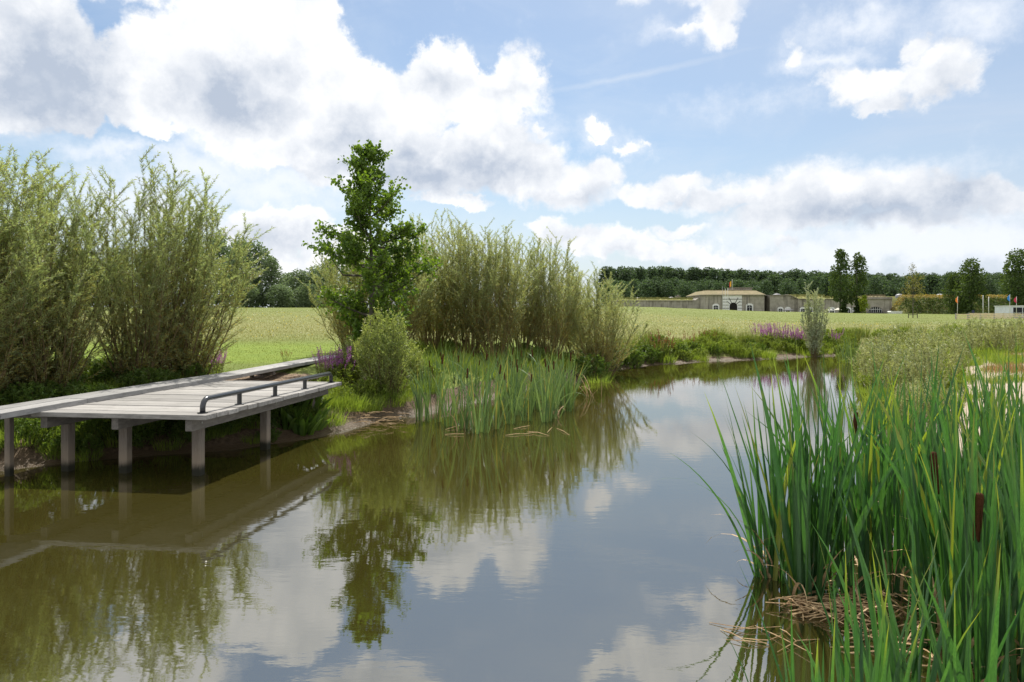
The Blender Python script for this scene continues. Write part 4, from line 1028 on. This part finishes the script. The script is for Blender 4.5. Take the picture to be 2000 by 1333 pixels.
while px < 2130:
    Y = rs.uniform(330, 375); topy = np.interp(px, [1185, 1300, 1450, 1550, 2000], [566, 562, 556, 552, 550]) + rs.uniform(-8, 8)
    h = (HOR - topy) / F * Y; sc = h / 17
    place(oak[i % 3], at(px, Y), Y, rs.uniform(0, 6), (sc * 1.15, sc * 1.15, sc), 'rounded green tree in the lower front edge of the wood behind the fort', 'tree', 'rounded trees at the edge of the wood'); px += rs.uniform(15, 26); i += 1
px = 1195
while px < 2120:      # understorey that closes the wood
    Y = 385; h = (HOR - 560) / F * Y
    place(oak[i % 3], at(px, Y), Y, rs.uniform(0, 6), (1.2, 1.2, h / 17), 'dark tree in the middle of the wood showing between the poplar trunks', 'tree', 'middle trees of the wood'); px += 22; i += 1
# left background
bl = [far_tree(430 + i, 15, 4.4, 'broadleaf_tree', M_FARB, 4200, .50, 'column' if i == 0 else 'round', base=.03, lumps=34) for i in range(3)]
for j, (px, topy, Y, w, lb) in enumerate([(470, 478, 165, 1.05, 'tall bluish green tree at the meadow edge just right of the left willows'), (502, 484, 168, 1.0, 'tallest pointed tree at the far meadow edge in the left gap'),
                                       (530, 512, 165, .95, 'rounded tree right of the pointed tree at the far meadow edge'), (585, 535, 172, 1.0, 'low grey-green tree in the middle of the left meadow gap'),
                                       (560, 540, 178, .9, 'dark tree behind the low grey-green one in the meadow gap'), (615, 528, 175, 1.0, 'grey-green tree at the meadow edge left of the alder'), (645, 515, 172, 1.0, 'tree at the meadow edge showing behind the alder'),
                                       (430, 470, 170, 1.1, 'far tree mostly hidden behind the left willow clump'), (380, 480, 172, 1.1, 'far tree hidden behind the middle of the left willow clump'), (690, 525, 180, 1.0, 'far tree hidden behind the dark alder'),
                                       (600, 560, 160, .8, 'small bushy tree at the foot of the grey-green trees in the left gap'), (547, 562, 160, .8, 'small bushy tree at the foot of the rounded tree in the left gap'), (475, 556, 158, .9, 'small bushy tree at the foot of the tall bluish tree')]):
    h = (HOR - topy) / F * Y - 1.2
    place(bl[0 if 'pointed' in lb or 'tall bl' in lb else 1 + j % 2], at(px, Y), Y, j * 1.7, (w * 1.0, w * 1.0, h / 15), lb, 'tree', z=gz(at(px, Y), Y) - .2)
px = -1500
while px < 330:
    Y = rs.uniform(170, 200); place(bl[1 + i % 2], at(px, Y), Y, rs.uniform(0, 6), (1.3, 1.3, rs.uniform(.75, .95)), 'far tree hidden behind the big willow clump on the left', 'tree', 'hidden far trees at the left'); px += 62 if px > -300 else 130; i += 1
# individual dark trees in front of the fort and rampart
dk = [far_tree(450 + i, 20, 4.0, 'dark_tree', M_DARKT, 2300, .62, 'column', base=.26, lumps=13) for i in range(2)]
dr_ = [far_tree(460 + i, 15, 5.2, 'dark_tree', M_DARKT, 3800, .55, 'round', base=.12, lumps=19) for i in range(2)]
def tsc(topy, Y, H0, basez=2.5): return ((HOR - topy) / F * Y + CAMH - basez) / H0
for pr, px, topy, Y, w, lb in [(dk[0], 1641, 489, 235, .95, 'tall dark tree with ivy trunk before the fort, left of the pair'), (dk[1], 1673, 499, 235, .95, 'tall dark tree before the fort, right of the pair'),
                               (dr_[0], 1894, 515, 215, 1.0, 'big dark spreading tree before the rampart left of the white poles'), (dr_[1], 1866, 538, 222, .8, 'smaller dark tree joined to the big spreading tree before the rampart'),
                               (dr_[1], 1990, 497, 205, 1.0, 'big dark tree at the right edge of the photo above the red flag'), (dr_[0], 2035, 505, 205, 1.1, 'dark tree cut by the right edge of the photo')]:
    place(pr, at(px, Y), Y, px * .7, (w, w, tsc(topy, Y, 15 if pr in dr_ else 20)), lb, 'tree', z=2.3)
iv = far_tree(470, 6, .9, 'ivy_column', M_DARKT, 1500, .4, 'column', base=0, lumps=14)
place(iv, at(1647, 233), 232.5, 0, (1.35, 1.35, 1.05), 'dark green ivy column at the foot of the left tall tree', 'ivy', z=2.2)
place(iv, at(1673, 233), 232.5, 1, (1.3, 1.3, .95), 'dark green ivy column at the foot of the right tall tree', 'ivy', z=2.2)
lt = far_tree(472, 6, 1.4, 'young_tree', M_LIME, 1300, .35, 'round', base=.22, lumps=12)
place(lt, at(1687, 228), 228, 0, (1.2, 1.2, 1.05), 'small yellow-green young tree before the fort wall', 'tree', z=2.0)
mx = foliage('sparse_leaf', (.12, .13, .04), (.20, .19, .06), None, trans=.4)
def sparse_tree():
    rng = np.random.default_rng(5); root = empty('sapling'); mb = MB(); P = []
    MB().tube([(0, 0, -.2), (.05, 0, 4), (-.05, 0, 8), (.05, 0, 11.8)], [.11, .09, .05, .015], 7, ).build('trunk', M_BARK, root)
    for i in range(34):
        h = 3 + 8.5 * (i + rng.uniform()) / 34; L = (2.9 if h < 8 else 1.6) * rng.uniform(.5, 1) * (1.1 - .5 * (h - 3) / 9); a = rng.uniform(0, 6.28); e = np.array([math.cos(a) * L, math.sin(a) * L, h + L * .9])
        mb.tube([(0, 0, h), (e[0] * .5, e[1] * .5, h + L * .35), tuple(e)], [.03, .02, .008], 4, cap=False)
        m = 55 if h < 8.5 else 18; t = rng.uniform(.25, 1, m); P.append(np.array([0, 0, h]) * (1 - t[:, None]) + e * t[:, None] + rng.normal(size=(m, 3)) * .2)
    P = np.concatenate(P); n = len(P)
    V, Fc, k = leaf_arrays(P, rng.normal(size=(n, 3)), .20 * rng.uniform(.6, 1.2, n), .15 * rng.uniform(.6, 1.2, n), rng, 'round')
    mb.build('branches', M_BARK, root); link_mesh('crown', V, [Fc], mx, root); return root
sp_ = sparse_tree(); place(sp_, at(1783, 160), 160, 0, (.95, .95, 1.02), 'thin sparse sapling standing alone on the meadow before the rampart', 'tree')
M_DKW = simple('dark_stake', (.06, .05, .04), .8)
q = empty('tree_stakes', (at(1783, 159), 159, gz(at(1783, 159), 159))); tag(q, 'low dark wooden stakes with rail around the foot of the sapling', 'tree stakes')
for sx in (-1, 1): MB().box(sx * 1.0 - .06, sx * 1.0 + .06, -.06, .06, -.3, .95).build('stake', M_DKW, q)
MB().box(-1.0, 1.0, -.09, -.062, .70, .84).build('rail', M_DKW, q)

# ------------------------------------------------------------------ the fort
def stone(name, a, b, c, streak=True):
    m = bpy.data.materials.new(name); m.use_nodes = True; T = NT(m.node_tree); p = T.n['Principled BSDF']
    pos = T.new('ShaderNodeNewGeometry').outputs['Position']
    n, _ = T.noise(pos, .5, 7, .65); s_, _ = T.noise(T.mapping(pos, sc=(1.1, 1.1, .10)), 1.0, 6, .65); f, _ = T.noise(pos, 3, 5, .7)
    col = T.mix(T.mapr(n, .35, .65), a, b); col = T.mix(T.mapr(f, .4, .7, 0, .5), col, b)
    if streak:
        col = T.mix(T.mapr(s_, .50, .66, 0, .8), col, c); col = T.mix(T.mapr(s_, .42, .30, 0, .5), col, (.42, .40, .36))
        sep = T.new('ShaderNodeSeparateXYZ'); T.l.new(pos, sep.inputs[0])
        fr = T.math('FRACT', T.math('MULTIPLY', sep.outputs[2], .62)); col = T.mix(T.mapr(fr, .0, .07, .6, 0), col, c)
    T.set(p.inputs['Base Color'], col); p.inputs['Roughness'].default_value = .9; p.inputs['Specular IOR Level'].default_value = .2
    return m
M_STONE = stone('stained_concrete', (.40, .37, .32), (.28, .26, .225), (.12, .105, .09))
M_COPE = simple('coping_concrete', (.33, .30, .26), .9, .2, noise=(.2, .18, .16), nsc=.5)
M_WHITE = simple('white_paint', (.78, .78, .78), .7, .3, noise=(.66, .66, .66), nsc=.6)
M_DARKW = simple('dark_window_glass', (.02, .022, .028), .45, .15)
M_BLK = simple('black_stone_band', (.035, .033, .035), .8, .3)
M_GATE = simple('gate_painted_shadow', (.012, .010, .010), .8, .3)
M_DRYROOF = simple('dry_grass_roof', (.25, .205, .13), .95, .1, noise=(.17, .155, .085), nsc=.8)
M_GRNROOF = simple('green_grass_roof', (.17, .19, .06), .95, .1, noise=(.27, .25, .10), nsc=.8)
M_DOME = simple('grey_dome_metal', (.16, .16, .17), .6, .4)
S_ = 263 / F
def fx(px): return (px - 1000) * S_
def fz(py): return CAMH + (HOR - py) * S_
fort = empty('fort', (fx(1440), 262, 0)); FO = Vector((-fx(1440), -262, 0))
tag(fort, 'long grey concrete fort with white gate portal behind the meadow', 'fort')
def fb(mb, name, mat, parent=fort, bevel=0):
    return mb.build(name, mat, parent, loc=FO if parent is fort else None, bevel=bevel)
# wings and gatehouse (plan polygons, front towards the pond)
fb(MB().prism([(fx(1205), 266), (fx(1359), 266), (fx(1359), 276), (fx(1205), 276)], -1, fz(588)), 'wing_wall', M_STONE)
fb(MB().prism([(fx(1205), 265.6), (fx(1359), 265.6), (fx(1359), 276), (fx(1205), 276)], fz(588) + .01, fz(586.4)), 'coping', M_COPE)
fb(MB().profile([(fx(1359) + .01, -1), (fx(1380), -1), (fx(1380), fz(577)), (fx(1375), fz(578)), (fx(1359) + .01, fz(588))], 265.8, 276), 'ramp_wall', M_STONE)
mb = MB()
gh = [(fx(1378), 262), (fx(1371), 264.5), (fx(1371), 285), (fx(1512), 285), (fx(1508), 270), (fx(1490), 262)]
fb(MB().prism(gh[::-1], -1, fz(577.5)), 'gatehouse_wall', M_STONE)
gl = [(fx(1377), 261.3), (fx(1368), 264.3), (fx(1368), 285.2), (fx(1514), 285.2), (fx(1511), 269.6), (fx(1492), 261.3)]
fb(MB().prism(gl[::-1], fz(577.5) + .01, fz(576)), 'cornice', M_COPE)
top = [(fx(1386), 268), (fx(1384), 270), (fx(1386), 283), (fx(1496), 283), (fx(1494), 274), (fx(1486), 268)]
mb = MB(); n = 6
lo_ = [(x, y, fz(576) + .01) for x, y in gl]; hi_ = [(x, y, fz(567.2)) for x, y in top]
mb.add(lo_ + hi_, [tuple(range(6, 12))[::-1]] + [(i, 6 + i, 6 + (i + 1) % 6, (i + 1) % 6) for i in range(6)])
fb(mb, 'roof', M_DRYROOF)
fb(MB().box(fx(1449), fx(1485), 272, 280, fz(568.5), fz(561)), 'upper_block', M_STONE)
fb(MB().box(fx(1448), fx(1486), 271.6, 280.4, fz(561) + .01, fz(560)), 'coping', M_COPE)
mb = MB(); rr = random.Random(2)
for i in range(700):
    x = rr.uniform(fx(1388), fx(1484)); y = rr.uniform(268.2, 276); h = rr.uniform(.15, .5)
    z = fz(567.2); mb.add([(x - .2, y, z - .05), (x + .2, y, z - .05), (x + rr.uniform(-.2, .2), y + .1, z + h)], [(0, 1, 2)])
o = fb(mb, 'roof_grass', M_DRYROOF)
# portal: white panel with black bands radiating from the arch
yP = 261.9
arch = [(fx(1430.5) + math.cos(t) * 1.42, fz(599) + math.sin(t) * 1.42) for t in np.linspace(0, math.pi, 17)]
pan = [(fx(1409.5), -1), (fx(1409.5), fz(577.5)), (fx(1447), fz(577.5)), (fx(1447), -1), (arch[0][0], -1)] + arch + [(arch[-1][0], -1)]
fb(MB().profile(pan[::-1], yP - .12, yP), 'portal', M_WHITE)
fb(MB().box(fx(1430.5) - 1.42, fx(1430.5) + 1.42, yP - .03, yP + .04, -1, fz(599) + 1.42), 'gate', M_GATE)  # flat near-black panel paints the shaded interior of the arch
mb = MB(); cx, cz = fx(1430.5), fz(599)
yb = yP - .2
mb.box(fx(1409.5), fx(1447), yb, yb + .07, fz(585.4), fz(584.4))
for zz in (590.5, 596.5, 602.5):
    for sx in (-1, 1):
        xo = fx(1409.5) if sx < 0 else fx(1447); xi = cx + sx * (1.62 if zz > 592 else 1.9)
        mb.box(min(xo, xi), max(xo, xi), yb, yb + .07, fz(zz + .4), fz(zz - .4))
for an, l in ((62, 2.6), (118, 2.6), (38, 2.0), (142, 2.0)):
    a = R(an); d = Vector((math.cos(a), 0, math.sin(a))); c = Vector((cx, yb + .035, cz)) + d * (1.45 + l / 2 - .3)
    mb.obox(c, d, (0, 1, 0), d.cross(Vector((0, 1, 0))), l / 2 - .15, .034, .10)
fb(mb, 'black_bands', M_BLK)
fb(MB().prism([(cx + math.cos(t) * 1.5, 0) for t in (0, 1)] + [(cx, .1)], 0, .01), 'threshold', M_STONE) if False else None
# windows: frame + pane
def window(pxc, pyt, w, yface, arched=True, hgt=13):
    x = fx(pxc); zt = fz(pyt); hw = w * S_ / 2; z0 = fz(pyt + hgt); d = .18
    ow = [(x - hw, z0 - 2), (x - hw, zt - .55), (x - hw * .55, zt - .12), (x, zt), (x + hw * .55, zt - .12), (x + hw, zt - .55), (x + hw, z0 - 2)]
    iw = hw * .68
    inn = [(x + iw, z0 - 2), (x + iw, zt - 1.0), (x + iw * .5, zt - .72), (x, zt - .66), (x - iw * .5, zt - .72), (x - iw, zt - 1.0), (x - iw, z0 - 2)]
    f = fb(MB().profile((ow + inn)[::-1], yface - d, yface - .01), 'window', M_WHITE)
    f.data.transform(Matrix.Identity(4))
    pn = MB().profile([(a, b) for a, b in inn], yface - d * .5, yface - .02); po = pn.build('pane', M_DARKW, f)
    mu = MB().box(x - .05, x + .05, yface - d * .75, yface - d * .55, z0 - 2, zt - .7).box(x - iw, x + iw, yface - d * .75, yface - d * .55, zt - 1.5, zt - 1.42).build('frame', M_WHITE, f)
window(1396.5, 593.5, 13, 262); window(1462, 593, 14, 262)
# middle and right wings
fb(MB().profile([(fx(1506), -1), (fx(1560), -1), (fx(1560), fz(584)), (fx(1545), fz(577.5)), (fx(1506), fz(577.5))], 264.2, 284), 'middle_wall', M_STONE)
fb(MB().profile([(fx(1506), fz(577.5) + .01), (fx(1545), fz(577.5) + .01), (fx(1560), fz(584) + .01), (fx(1560), fz(582.8)), (fx(1545), fz(576.2)), (fx(1506), fz(576.2))], 263.8, 284.3), 'coping', M_COPE)
fb(MB().prism([(fx(1560) + .01, 263.6), (fx(1744), 263.6), (fx(1744), 284.5), (fx(1560) + .01, 284.5)], -1, fz(585)), 'right_wing_wall', M_STONE)
fb(MB().prism([(fx(1560) + .01, 263.2), (fx(1745), 263.2), (fx(1745), 284.7), (fx(1560) + .01, 284.7)], fz(585) + .01, fz(583.7)), 'coping', M_COPE)
fb(MB().box(fx(1700), fx(1744), 263.4, 280, fz(583.7) + .01, fz(580.5)), 'parapet', M_COPE)
for px in (1526.5, 1541): window(px, 599.5, 11.5, 264.2)
for px in (1569, 1583.5, 1626, 1658, 1672): window(px, 600, 12, 263.6)
fb(MB().box(fx(1497), fx(1502), 263.9, 264.6, fz(602), fz(593)), 'rusty_shutter', simple('rusty_iron', (.12, .05, .035), .8)) if False else None
# wide arched window
x0, x1, zc = fx(1694.5), fx(1727), fz(611); cxw = (x0 + x1) / 2; rw_ = (x1 - x0) / 2
out_ = [(cxw + math.cos(t) * rw_, zc + math.sin(t) * fz(598) - math.sin(t) * zc) for t in np.linspace(0, math.pi, 17)]
inn_ = [(cxw + math.cos(t) * rw_ * .90, zc + math.sin(t) * (fz(598) - zc) * .86) for t in np.linspace(math.pi, 0, 17)]
wf = fb(MB().profile((out_ + inn_)[::-1], 263.36, 263.59), 'arched_window', M_COPE)
MB().profile(inn_, 263.48, 263.58).build('pane', M_DARKW, wf)
mb = MB()
for k in range(-3, 4): mb.box(cxw + k * .78 - .05, cxw + k * .78 + .05, 263.40, 263.47, zc, zc + (fz(598) - zc) * .84 * math.sqrt(max(0, 1 - (k * .78 / rw_ / .9) ** 2)))
mb.box(cxw - rw_ * .80, cxw + rw_ * .80, 263.38, 263.40, fz(605), fz(604.3))
mb.build('frame', M_WHITE, wf)
# grass tops of the wings with ragged edge
def grasstop(px0, px1, y0, y1, z0, z1, mat, seed):
    rng = np.random.default_rng(seed); m = 26; xs = np.linspace(fx(px0), fx(px1), m); v = []; f = []
    for i, x in enumerate(xs):
        e = min(1, min(i, m - 1 - i) / 3); zz = z0 + (z1 - z0) * (e * .75 + .25 * rng.uniform()) if 0 < i < m - 1 else z0
        v += [(x, y0, z0), (x, y0 + 3.5, zz), (x, y1, zz * .98 + z0 * .02)]
    for i in range(m - 1): b = i * 3; f += [(b, b + 3, b + 4, b + 1), (b + 1, b + 4, b + 5, b + 2)]
    mb = MB(); mb.add(v, f)
    for i in range(int((px1 - px0) * 3)):
        x = rng.uniform(fx(px0 + 3), fx(px1 - 3)); y = y0 + rng.uniform(1, 5); z = z0 + (z1 - z0) * .6; h = rng.uniform(.3, .9)
        mb.add([(x - .25, y, z - .2), (x + .25, y, z - .2), (x + rng.uniform(-.2, .2), y, z + h)], [(0, 1, 2)])
    return fb(mb, 'roof_grass', mat)
grasstop(1206, 1364, 266, 276, fz(586.3), fz(582), M_GRNROOF, 1)
grasstop(1546, 1620, 264, 284, fz(583.5), fz(574.5), M_GRNROOF, 2)
grasstop(1615, 1702, 264, 284, fz(583.5), fz(579.5), M_GRNROOF, 3)
grasstop(1700, 1740, 264, 280, fz(580.4), fz(577.5), M_DRYROOF, 4)
def dome(px, w, py0, py1, y):
    r = w * S_ / 2; h = fz(py1) - fz(py0)
    fb(MB().lathe([(r, -1.0), (r, 0)] + [(r * math.cos(t), h * math.sin(t)) for t in np.linspace(0.02, math.pi / 2 - .01, 9)], (fx(px), y, fz(py0)), 24), 'dome', M_DOME)
dome(1321.5, 17, 585, 579, 272); dome(1254, 15, 585.5, 580, 272); dome(1531, 17, 577, 572.5, 270)
fb(MB().box(fx(1331), fx(1339), 271, 273, fz(586), fz(578)).box(fx(1330.5), fx(1339.5), 270.8, 273.2, fz(578) + .01, fz(577)), 'chimney', M_COPE)
fb(MB().box(fx(1553), fx(1557), 271, 273, fz(584), fz(574)), 'chimney', M_STONE)
fb(MB().box(fx(1334), fx(1336.5), 271.5, 272.5, fz(577) + .01, fz(575)), 'chimney_pot', M_COPE)
# pilasters that divide the left wing wall
mb = MB()
for px in range(1212, 1358, 12): mb.box(fx(px), fx(px) + .7, 265.75, 265.98, -1, fz(588.3))
fb(mb, 'pilasters', M_STONE)

# rampart: earth bank overgrown with scrub, right of the fort
def rampart():
    xs = np.linspace(fx(1738), fx(2300), 70); prof = [(0, 0.5), (2.5, 2.5), (6, 6.6), (8, 8.6), (10, 9.3), (24, 9.4), (34, 1.0)]
    v = []; f = []; m = len(prof); rng = np.random.default_rng(3)
    for i, x in enumerate(xs):
        e = min(1, (x - xs[0]) / 4.0)
        for j, (dy, z) in enumerate(prof):
            v.append((x + (1 - z / 9.4) * (-1.5), 252 + dy + rng.normal() * .2, z * (.35 + .65 * e) + (rng.normal() * .12 if z > 1 else 0) + (-.4 if z < 2 else 0)))
    for i in range(len(xs) - 1):
        for j in range(m - 1): a = i * m + j; f.append((a, a + m, a + m + 1, a + 1))
    f.append(tuple(range(m))[::-1])
    mb = MB(); mb.add(v, f)
    m_ = simple('scrub_soil', (.10, .12, .035), .95, .1, noise=(.17, .16, .06), nsc=.5)
    o = mb.build('rampart', m_, smooth=False); tag(o, kind='structure')
    n = 15000; X = rng.uniform(fx(1738), fx(2250), n); t = rng.uniform(0, 1, n); Y = 252 + t * 12; pz = np.interp(t * 12, [p[0] for p in prof], [p[1] for p in prof])
    P = np.stack([X, Y - .1, pz * np.minimum(1, .35 + .65 * (X - fx(1738)) / 4.0) + rng.uniform(0, .45, n)], 1)
    lower = pz < 8.2
    for nm, sel, mat, lb in (('rampart_scrub', lower, M_SCRUB, 'dense green scrub covering the rampart slope right of the fort'), ('rampart_grass', ~lower, M_DRYG, 'dry brown grass along the rampart crest')):
        Q = P[sel]; k = len(Q)
        V, Fc, kk = leaf_arrays(Q, rng.normal(size=(k, 3)) + np.array([0, -.4, .6]), (.75 if nm.endswith('scrub') else .5) * rng.uniform(.5, 1.2, k), .5 * rng.uniform(.5, 1.2, k), rng, 'round')
        tag(link_mesh(nm, V, [Fc], mat), lb, 'scrub', kind='stuff')
M_SCRUB = foliage('rampart_scrub_leaf', (.045, .085, .022), (.09, .13, .035), None, trans=.25, rough=.7)
M_DRYG = foliage('dry_rampart_grass', (.20, .16, .065), (.27, .22, .09), None, trans=.3, rough=.7)
rampart()
for px, lb in ((1765, 'pale low dome on the rampart crest left of the sapling top'), (1845, 'pale low dome on the rampart crest beside the dark tree')):
    w = 14 * S_ / 2
    o = MB().lathe([(w, -1), (w, 0), (w * .9, .3), (w * .6, .55), (w * .25, .68), (.01, .7)], (0, 0, 0), 20).build('bunker_dome', simple('pale_dome', (.32, .32, .34), .5), smooth=True, loc=(fx(px), 266, 9.6)); tag(o, lb, 'dome')

# flags, poles, parasols, fence, container
def pole(px, y0, y1, Y, name, label, mat, r=.06, flag=None, lean=0.0):
    k = Y / F; x = at(px, Y); zb = CAMH + (HOR - y1) * k; zt = CAMH + (HOR - y0) * k
    e = empty(name, (x, Y, zb)); tag(e, label, 'flag' if flag else 'pole')
    MB().tube([(0, 0, -.4), (lean * (zt - zb), 0, zt - zb)], [r, r * .7], 8).build('pole', mat, e, smooth=True)
    if flag:
        w, h, cols, fm = flag; zt2 = zt - zb; xx = lean * zt2
        if fm == 'tri':       # feather-shaped banner swelling to the left below the tip
            mb = MB(); npt = 8; v = []
            for i in range(npt + 1):
                t = i / npt; ww = w * (math.sin(min(1, t * 1.35) * math.pi * .55) if t < .74 else max(.12, 1 - (t - .74) * 3.4)); 
                zz = zt2 - h * t; v += [(xx - ww, -.05 + .12 * math.sin(t * 5), zz - .15 * t), (xx + .02, 0, zz)]
            mb.add(v, [(2 * i, 2 * i + 1, 2 * i + 3, 2 * i + 2) for i in range(npt)])
            o = mb.build('banner', cols[0], e); s = o.modifiers.new('thick', 'SOLIDIFY'); s.thickness = .01
        else:
            for i, c in enumerate(cols):
                mb = MB(); v = []
                for j in range(5):
                    t = j / 4; a = i * w / 3; b = (i + 1) * w / 3; dr = t * .0
                    v += [(xx - a - .03, .05 * math.sin(t * 4 + a), zt2 - .3 - h * t - a * .9), (xx - b - .03, .05 * math.sin(t * 4 + b), zt2 - .3 - h * t - b * .9)]
                mb.add(v, [(2 * j, 2 * j + 1, 2 * j + 3, 2 * j + 2) for j in range(4)])
                o = mb.build('flag_stripe', c, e); s = o.modifiers.new('thick', 'SOLIDIFY'); s.thickness = .01
    return e
M_POLEW = simple('white_pole', (.72, .72, .70), .5)
M_POLEG = simple('grey_pole', (.35, .36, .34), .5)
cl = lambda n, c: simple(n, c, .7, noise=tuple(x * .9 for x in c))
pole(1430, 546, 569, 270, 'flag_pole', 'white flag pole with drooping black yellow red flag on the fort roof', M_POLEW, .09, (1.0, 2.0, [cl('black_cloth', (.02, .02, .02)), cl('yellow_cloth', (.8, .55, .03)), cl('red_cloth', (.6, .05, .04))], 'flat'))
pole(1411, 560, 607, 250, 'flag_pole', 'dull bare pole before the gate, leftmost of three', M_POLEG, .07)
pole(1416.5, 564, 607, 250, 'flag_pole', 'pale bare pole before the gate, middle of three', M_POLEW, .08)
pole(1421.5, 563, 607, 250, 'flag_pole', 'pale bare pole before the gate, rightmost of three', M_POLEW, .08)
pole(1459.5, 580, 608, 252, 'lamp_post', 'thin black post beside the right gatehouse window', simple('black_post', (.02, .02, .02), .6), .10)
pole(1869.5, 579, 617, 152, 'feather_flag', 'orange feather banner on a pole at the left end of the timber fence', M_POLEW, .055, (.52, 1.4, [cl('orange_cloth', (.85, .22, .02))], 'tri'), .03)
pole(1972, 575, 616, 156, 'feather_flag', 'blue feather banner on a pole beside the white container', M_POLEW, .055, (.6, 1.5, [cl('blue_cloth', (.02, .22, .62))], 'tri'), .01)
pole(1985, 579.5, 616, 154, 'feather_flag', 'red feather banner on a pole in front of the white container', M_POLEW, .055, (.6, 1.3, [cl('crimson_cloth', (.55, .02, .08))], 'tri'), .01)
pole(1920, 577, 616, 158, 'bare_pole', 'taller bare pale pole behind the timber fence', M_POLEW, .075)
pole(1931, 580, 616, 160, 'bare_pole', 'shorter bare pale pole behind the timber fence', M_POLEW, .075)
def parasol(px, py, w, Y, mat, label):
    k = Y / F; x = at(px, Y); zt = CAMH + (HOR - py) * k; e = empty('parasol', (x, Y, 1.5)); tag(e, label, 'parasol'); r = w * k / 2
    MB().lathe([(.02, zt - 1.5), (r * .5, zt - 1.5 - .4), (r, zt - 1.5 - .7), (r, zt - 1.5 - .85), (r * .9, zt - 1.5 - .74)], n=8).build('canopy', mat, e)
    MB().tube([(0, 0, -.5), (0, 0, zt - 1.5)], .05, 6).build('pole', M_POLEG, e)
parasol(1540, 602.5, 23, 256, cl('dark_canvas', (.035, .037, .045)), 'dark grey parasol before the fort wall right of the gatehouse')
parasol(1637, 601.5, 17, 240, cl('cream_canvas', (.62, .58, .50)), 'cream parasol left of the tall dark trees before the fort')
parasol(1622, 602.5, 13, 244, cl('grey_canvas', (.40, .40, .40)), 'light grey parasol partly behind the cream one')
# timber fence: each post and rail
M_RAIL = simple('pale_timber_rail', (.80, .66, .44), .8, noise=(.60, .47, .29), nsc=3)
M_FPOST = simple('grey_fence_post', (.42, .40, .39), .8, noise=(.30, .29, .28), nsc=3)
def fence(pts, label, nrails=3):
    x0, y0 = pts[0]; e = empty('timber_fence', (x0, y0, 0)); tag(e, label, 'fence')
    zz = [gz(x, y) - .05 for x, y in pts]
    for (x, y), z in zip(pts, zz): MB().obox((x - x0, y - y0, z + .55), (1, 0, 0), (0, 1, 0), (0, 0, 1), .11, .11, .72).build('post', M_FPOST, e)
    for i in range(len(pts) - 1):
        a = Vector((pts[i][0] - x0, pts[i][1] - y0, zz[i])); b = Vector((pts[i + 1][0] - x0, pts[i + 1][1] - y0, zz[i + 1])); d = (b - a); L = d.length; d.normalize(); nrm = Vector((-d.y, d.x, 0))
        for r_ in range(nrails):
            MB().obox((a + b) / 2 + UP * (1.10 - r_ * .40) - nrm * .14 * (1 if d.x > 0 else -1), d, nrm, d.cross(nrm), L / 2, .03, .085).build('rail', M_RAIL, e)
fence([(at(p, y), y) for p, y in ((1867, 148), (1890, 147), (1915, 146), (1942, 145), (1990, 143.5), (2025, 142), (2060, 141))], 'pale timber rail fence with grey posts on the right meadow edge')
fence([(at(p, y), y) for p, y in ((1893, 162), (1925, 162), (1960, 160), (1992, 158))], 'second pale rail fence seen just behind the front timber fence')
# white container cabin
k = 158 / F; cb = empty('container_cabin', (at(1990, 165), 165, gz(at(1990, 165), 165))); tag(cb, 'white container cabin with dark windows at the right edge by the flags', 'cabin')
M_CORR = simple('white_corrugated_steel', (.70, .73, .80), .5)
MB().box(-2.2, 4.5, 0, 5, -.3, 2.75).build('body', M_CORR, cb, bevel=.03)
MB().box(-2.35, 4.6, -.15, 5.1, 2.755, 2.9).build('roof', M_WHITE, cb)
for a in (-1.3, .95): MB().box(a, a + 2.05, -.04, -.005, .7, 2.45).build('window', M_DARKW, cb)
for i in range(5): MB().box(-2.2 + i * .17, -2.12 + i * .17, -.03, -.004, -.2, 2.7).build('rib', M_CORR, cb)
o = MB().box(-1.2, 1.2, -.25, .25, -.2, .15).box(-1.1, -1.0, -.2, .2, .15, 1.0).box(1.0, 1.1, -.2, .2, .15, 1.0).box(-1.2, 1.2, -.3, .3, 1.0, 1.08).build('picnic_table', M_POLEG, loc=(at(1990, 156), 156, gz(at(1990, 156), 156) + .3)); tag(o, 'grey table before the white container cabin', 'table')
o = MB().box(-.25, .25, -.03, .03, 0, .95).tube([(-.3, 0, -.1), (-.3, 0, 1.05)], .03, 6).build('navy_banner', cl('navy_cloth', (.03, .035, .09)), loc=(at(1901, 165), 165, CAMH + (HOR - 614.5) * 165 / F)); tag(o, 'small navy banner on a white post between the dark tree and fence', 'banner')
o = MB().box(-1.9, 1.9, -1, 1, 0, .6).profile([(-2.05, .605), (2.05, .605), (1.8, .85), (-1.8, .85)], -1.1, 1.1).build('market_tent', M_WHITE, loc=(at(1748, 240), 240, CAMH + (HOR - 613) * 240 / F)); tag(o, 'low white tent stall at the right end of the fort wall', 'tent')
# stray items: pebbles of mud at the shore by the cattails
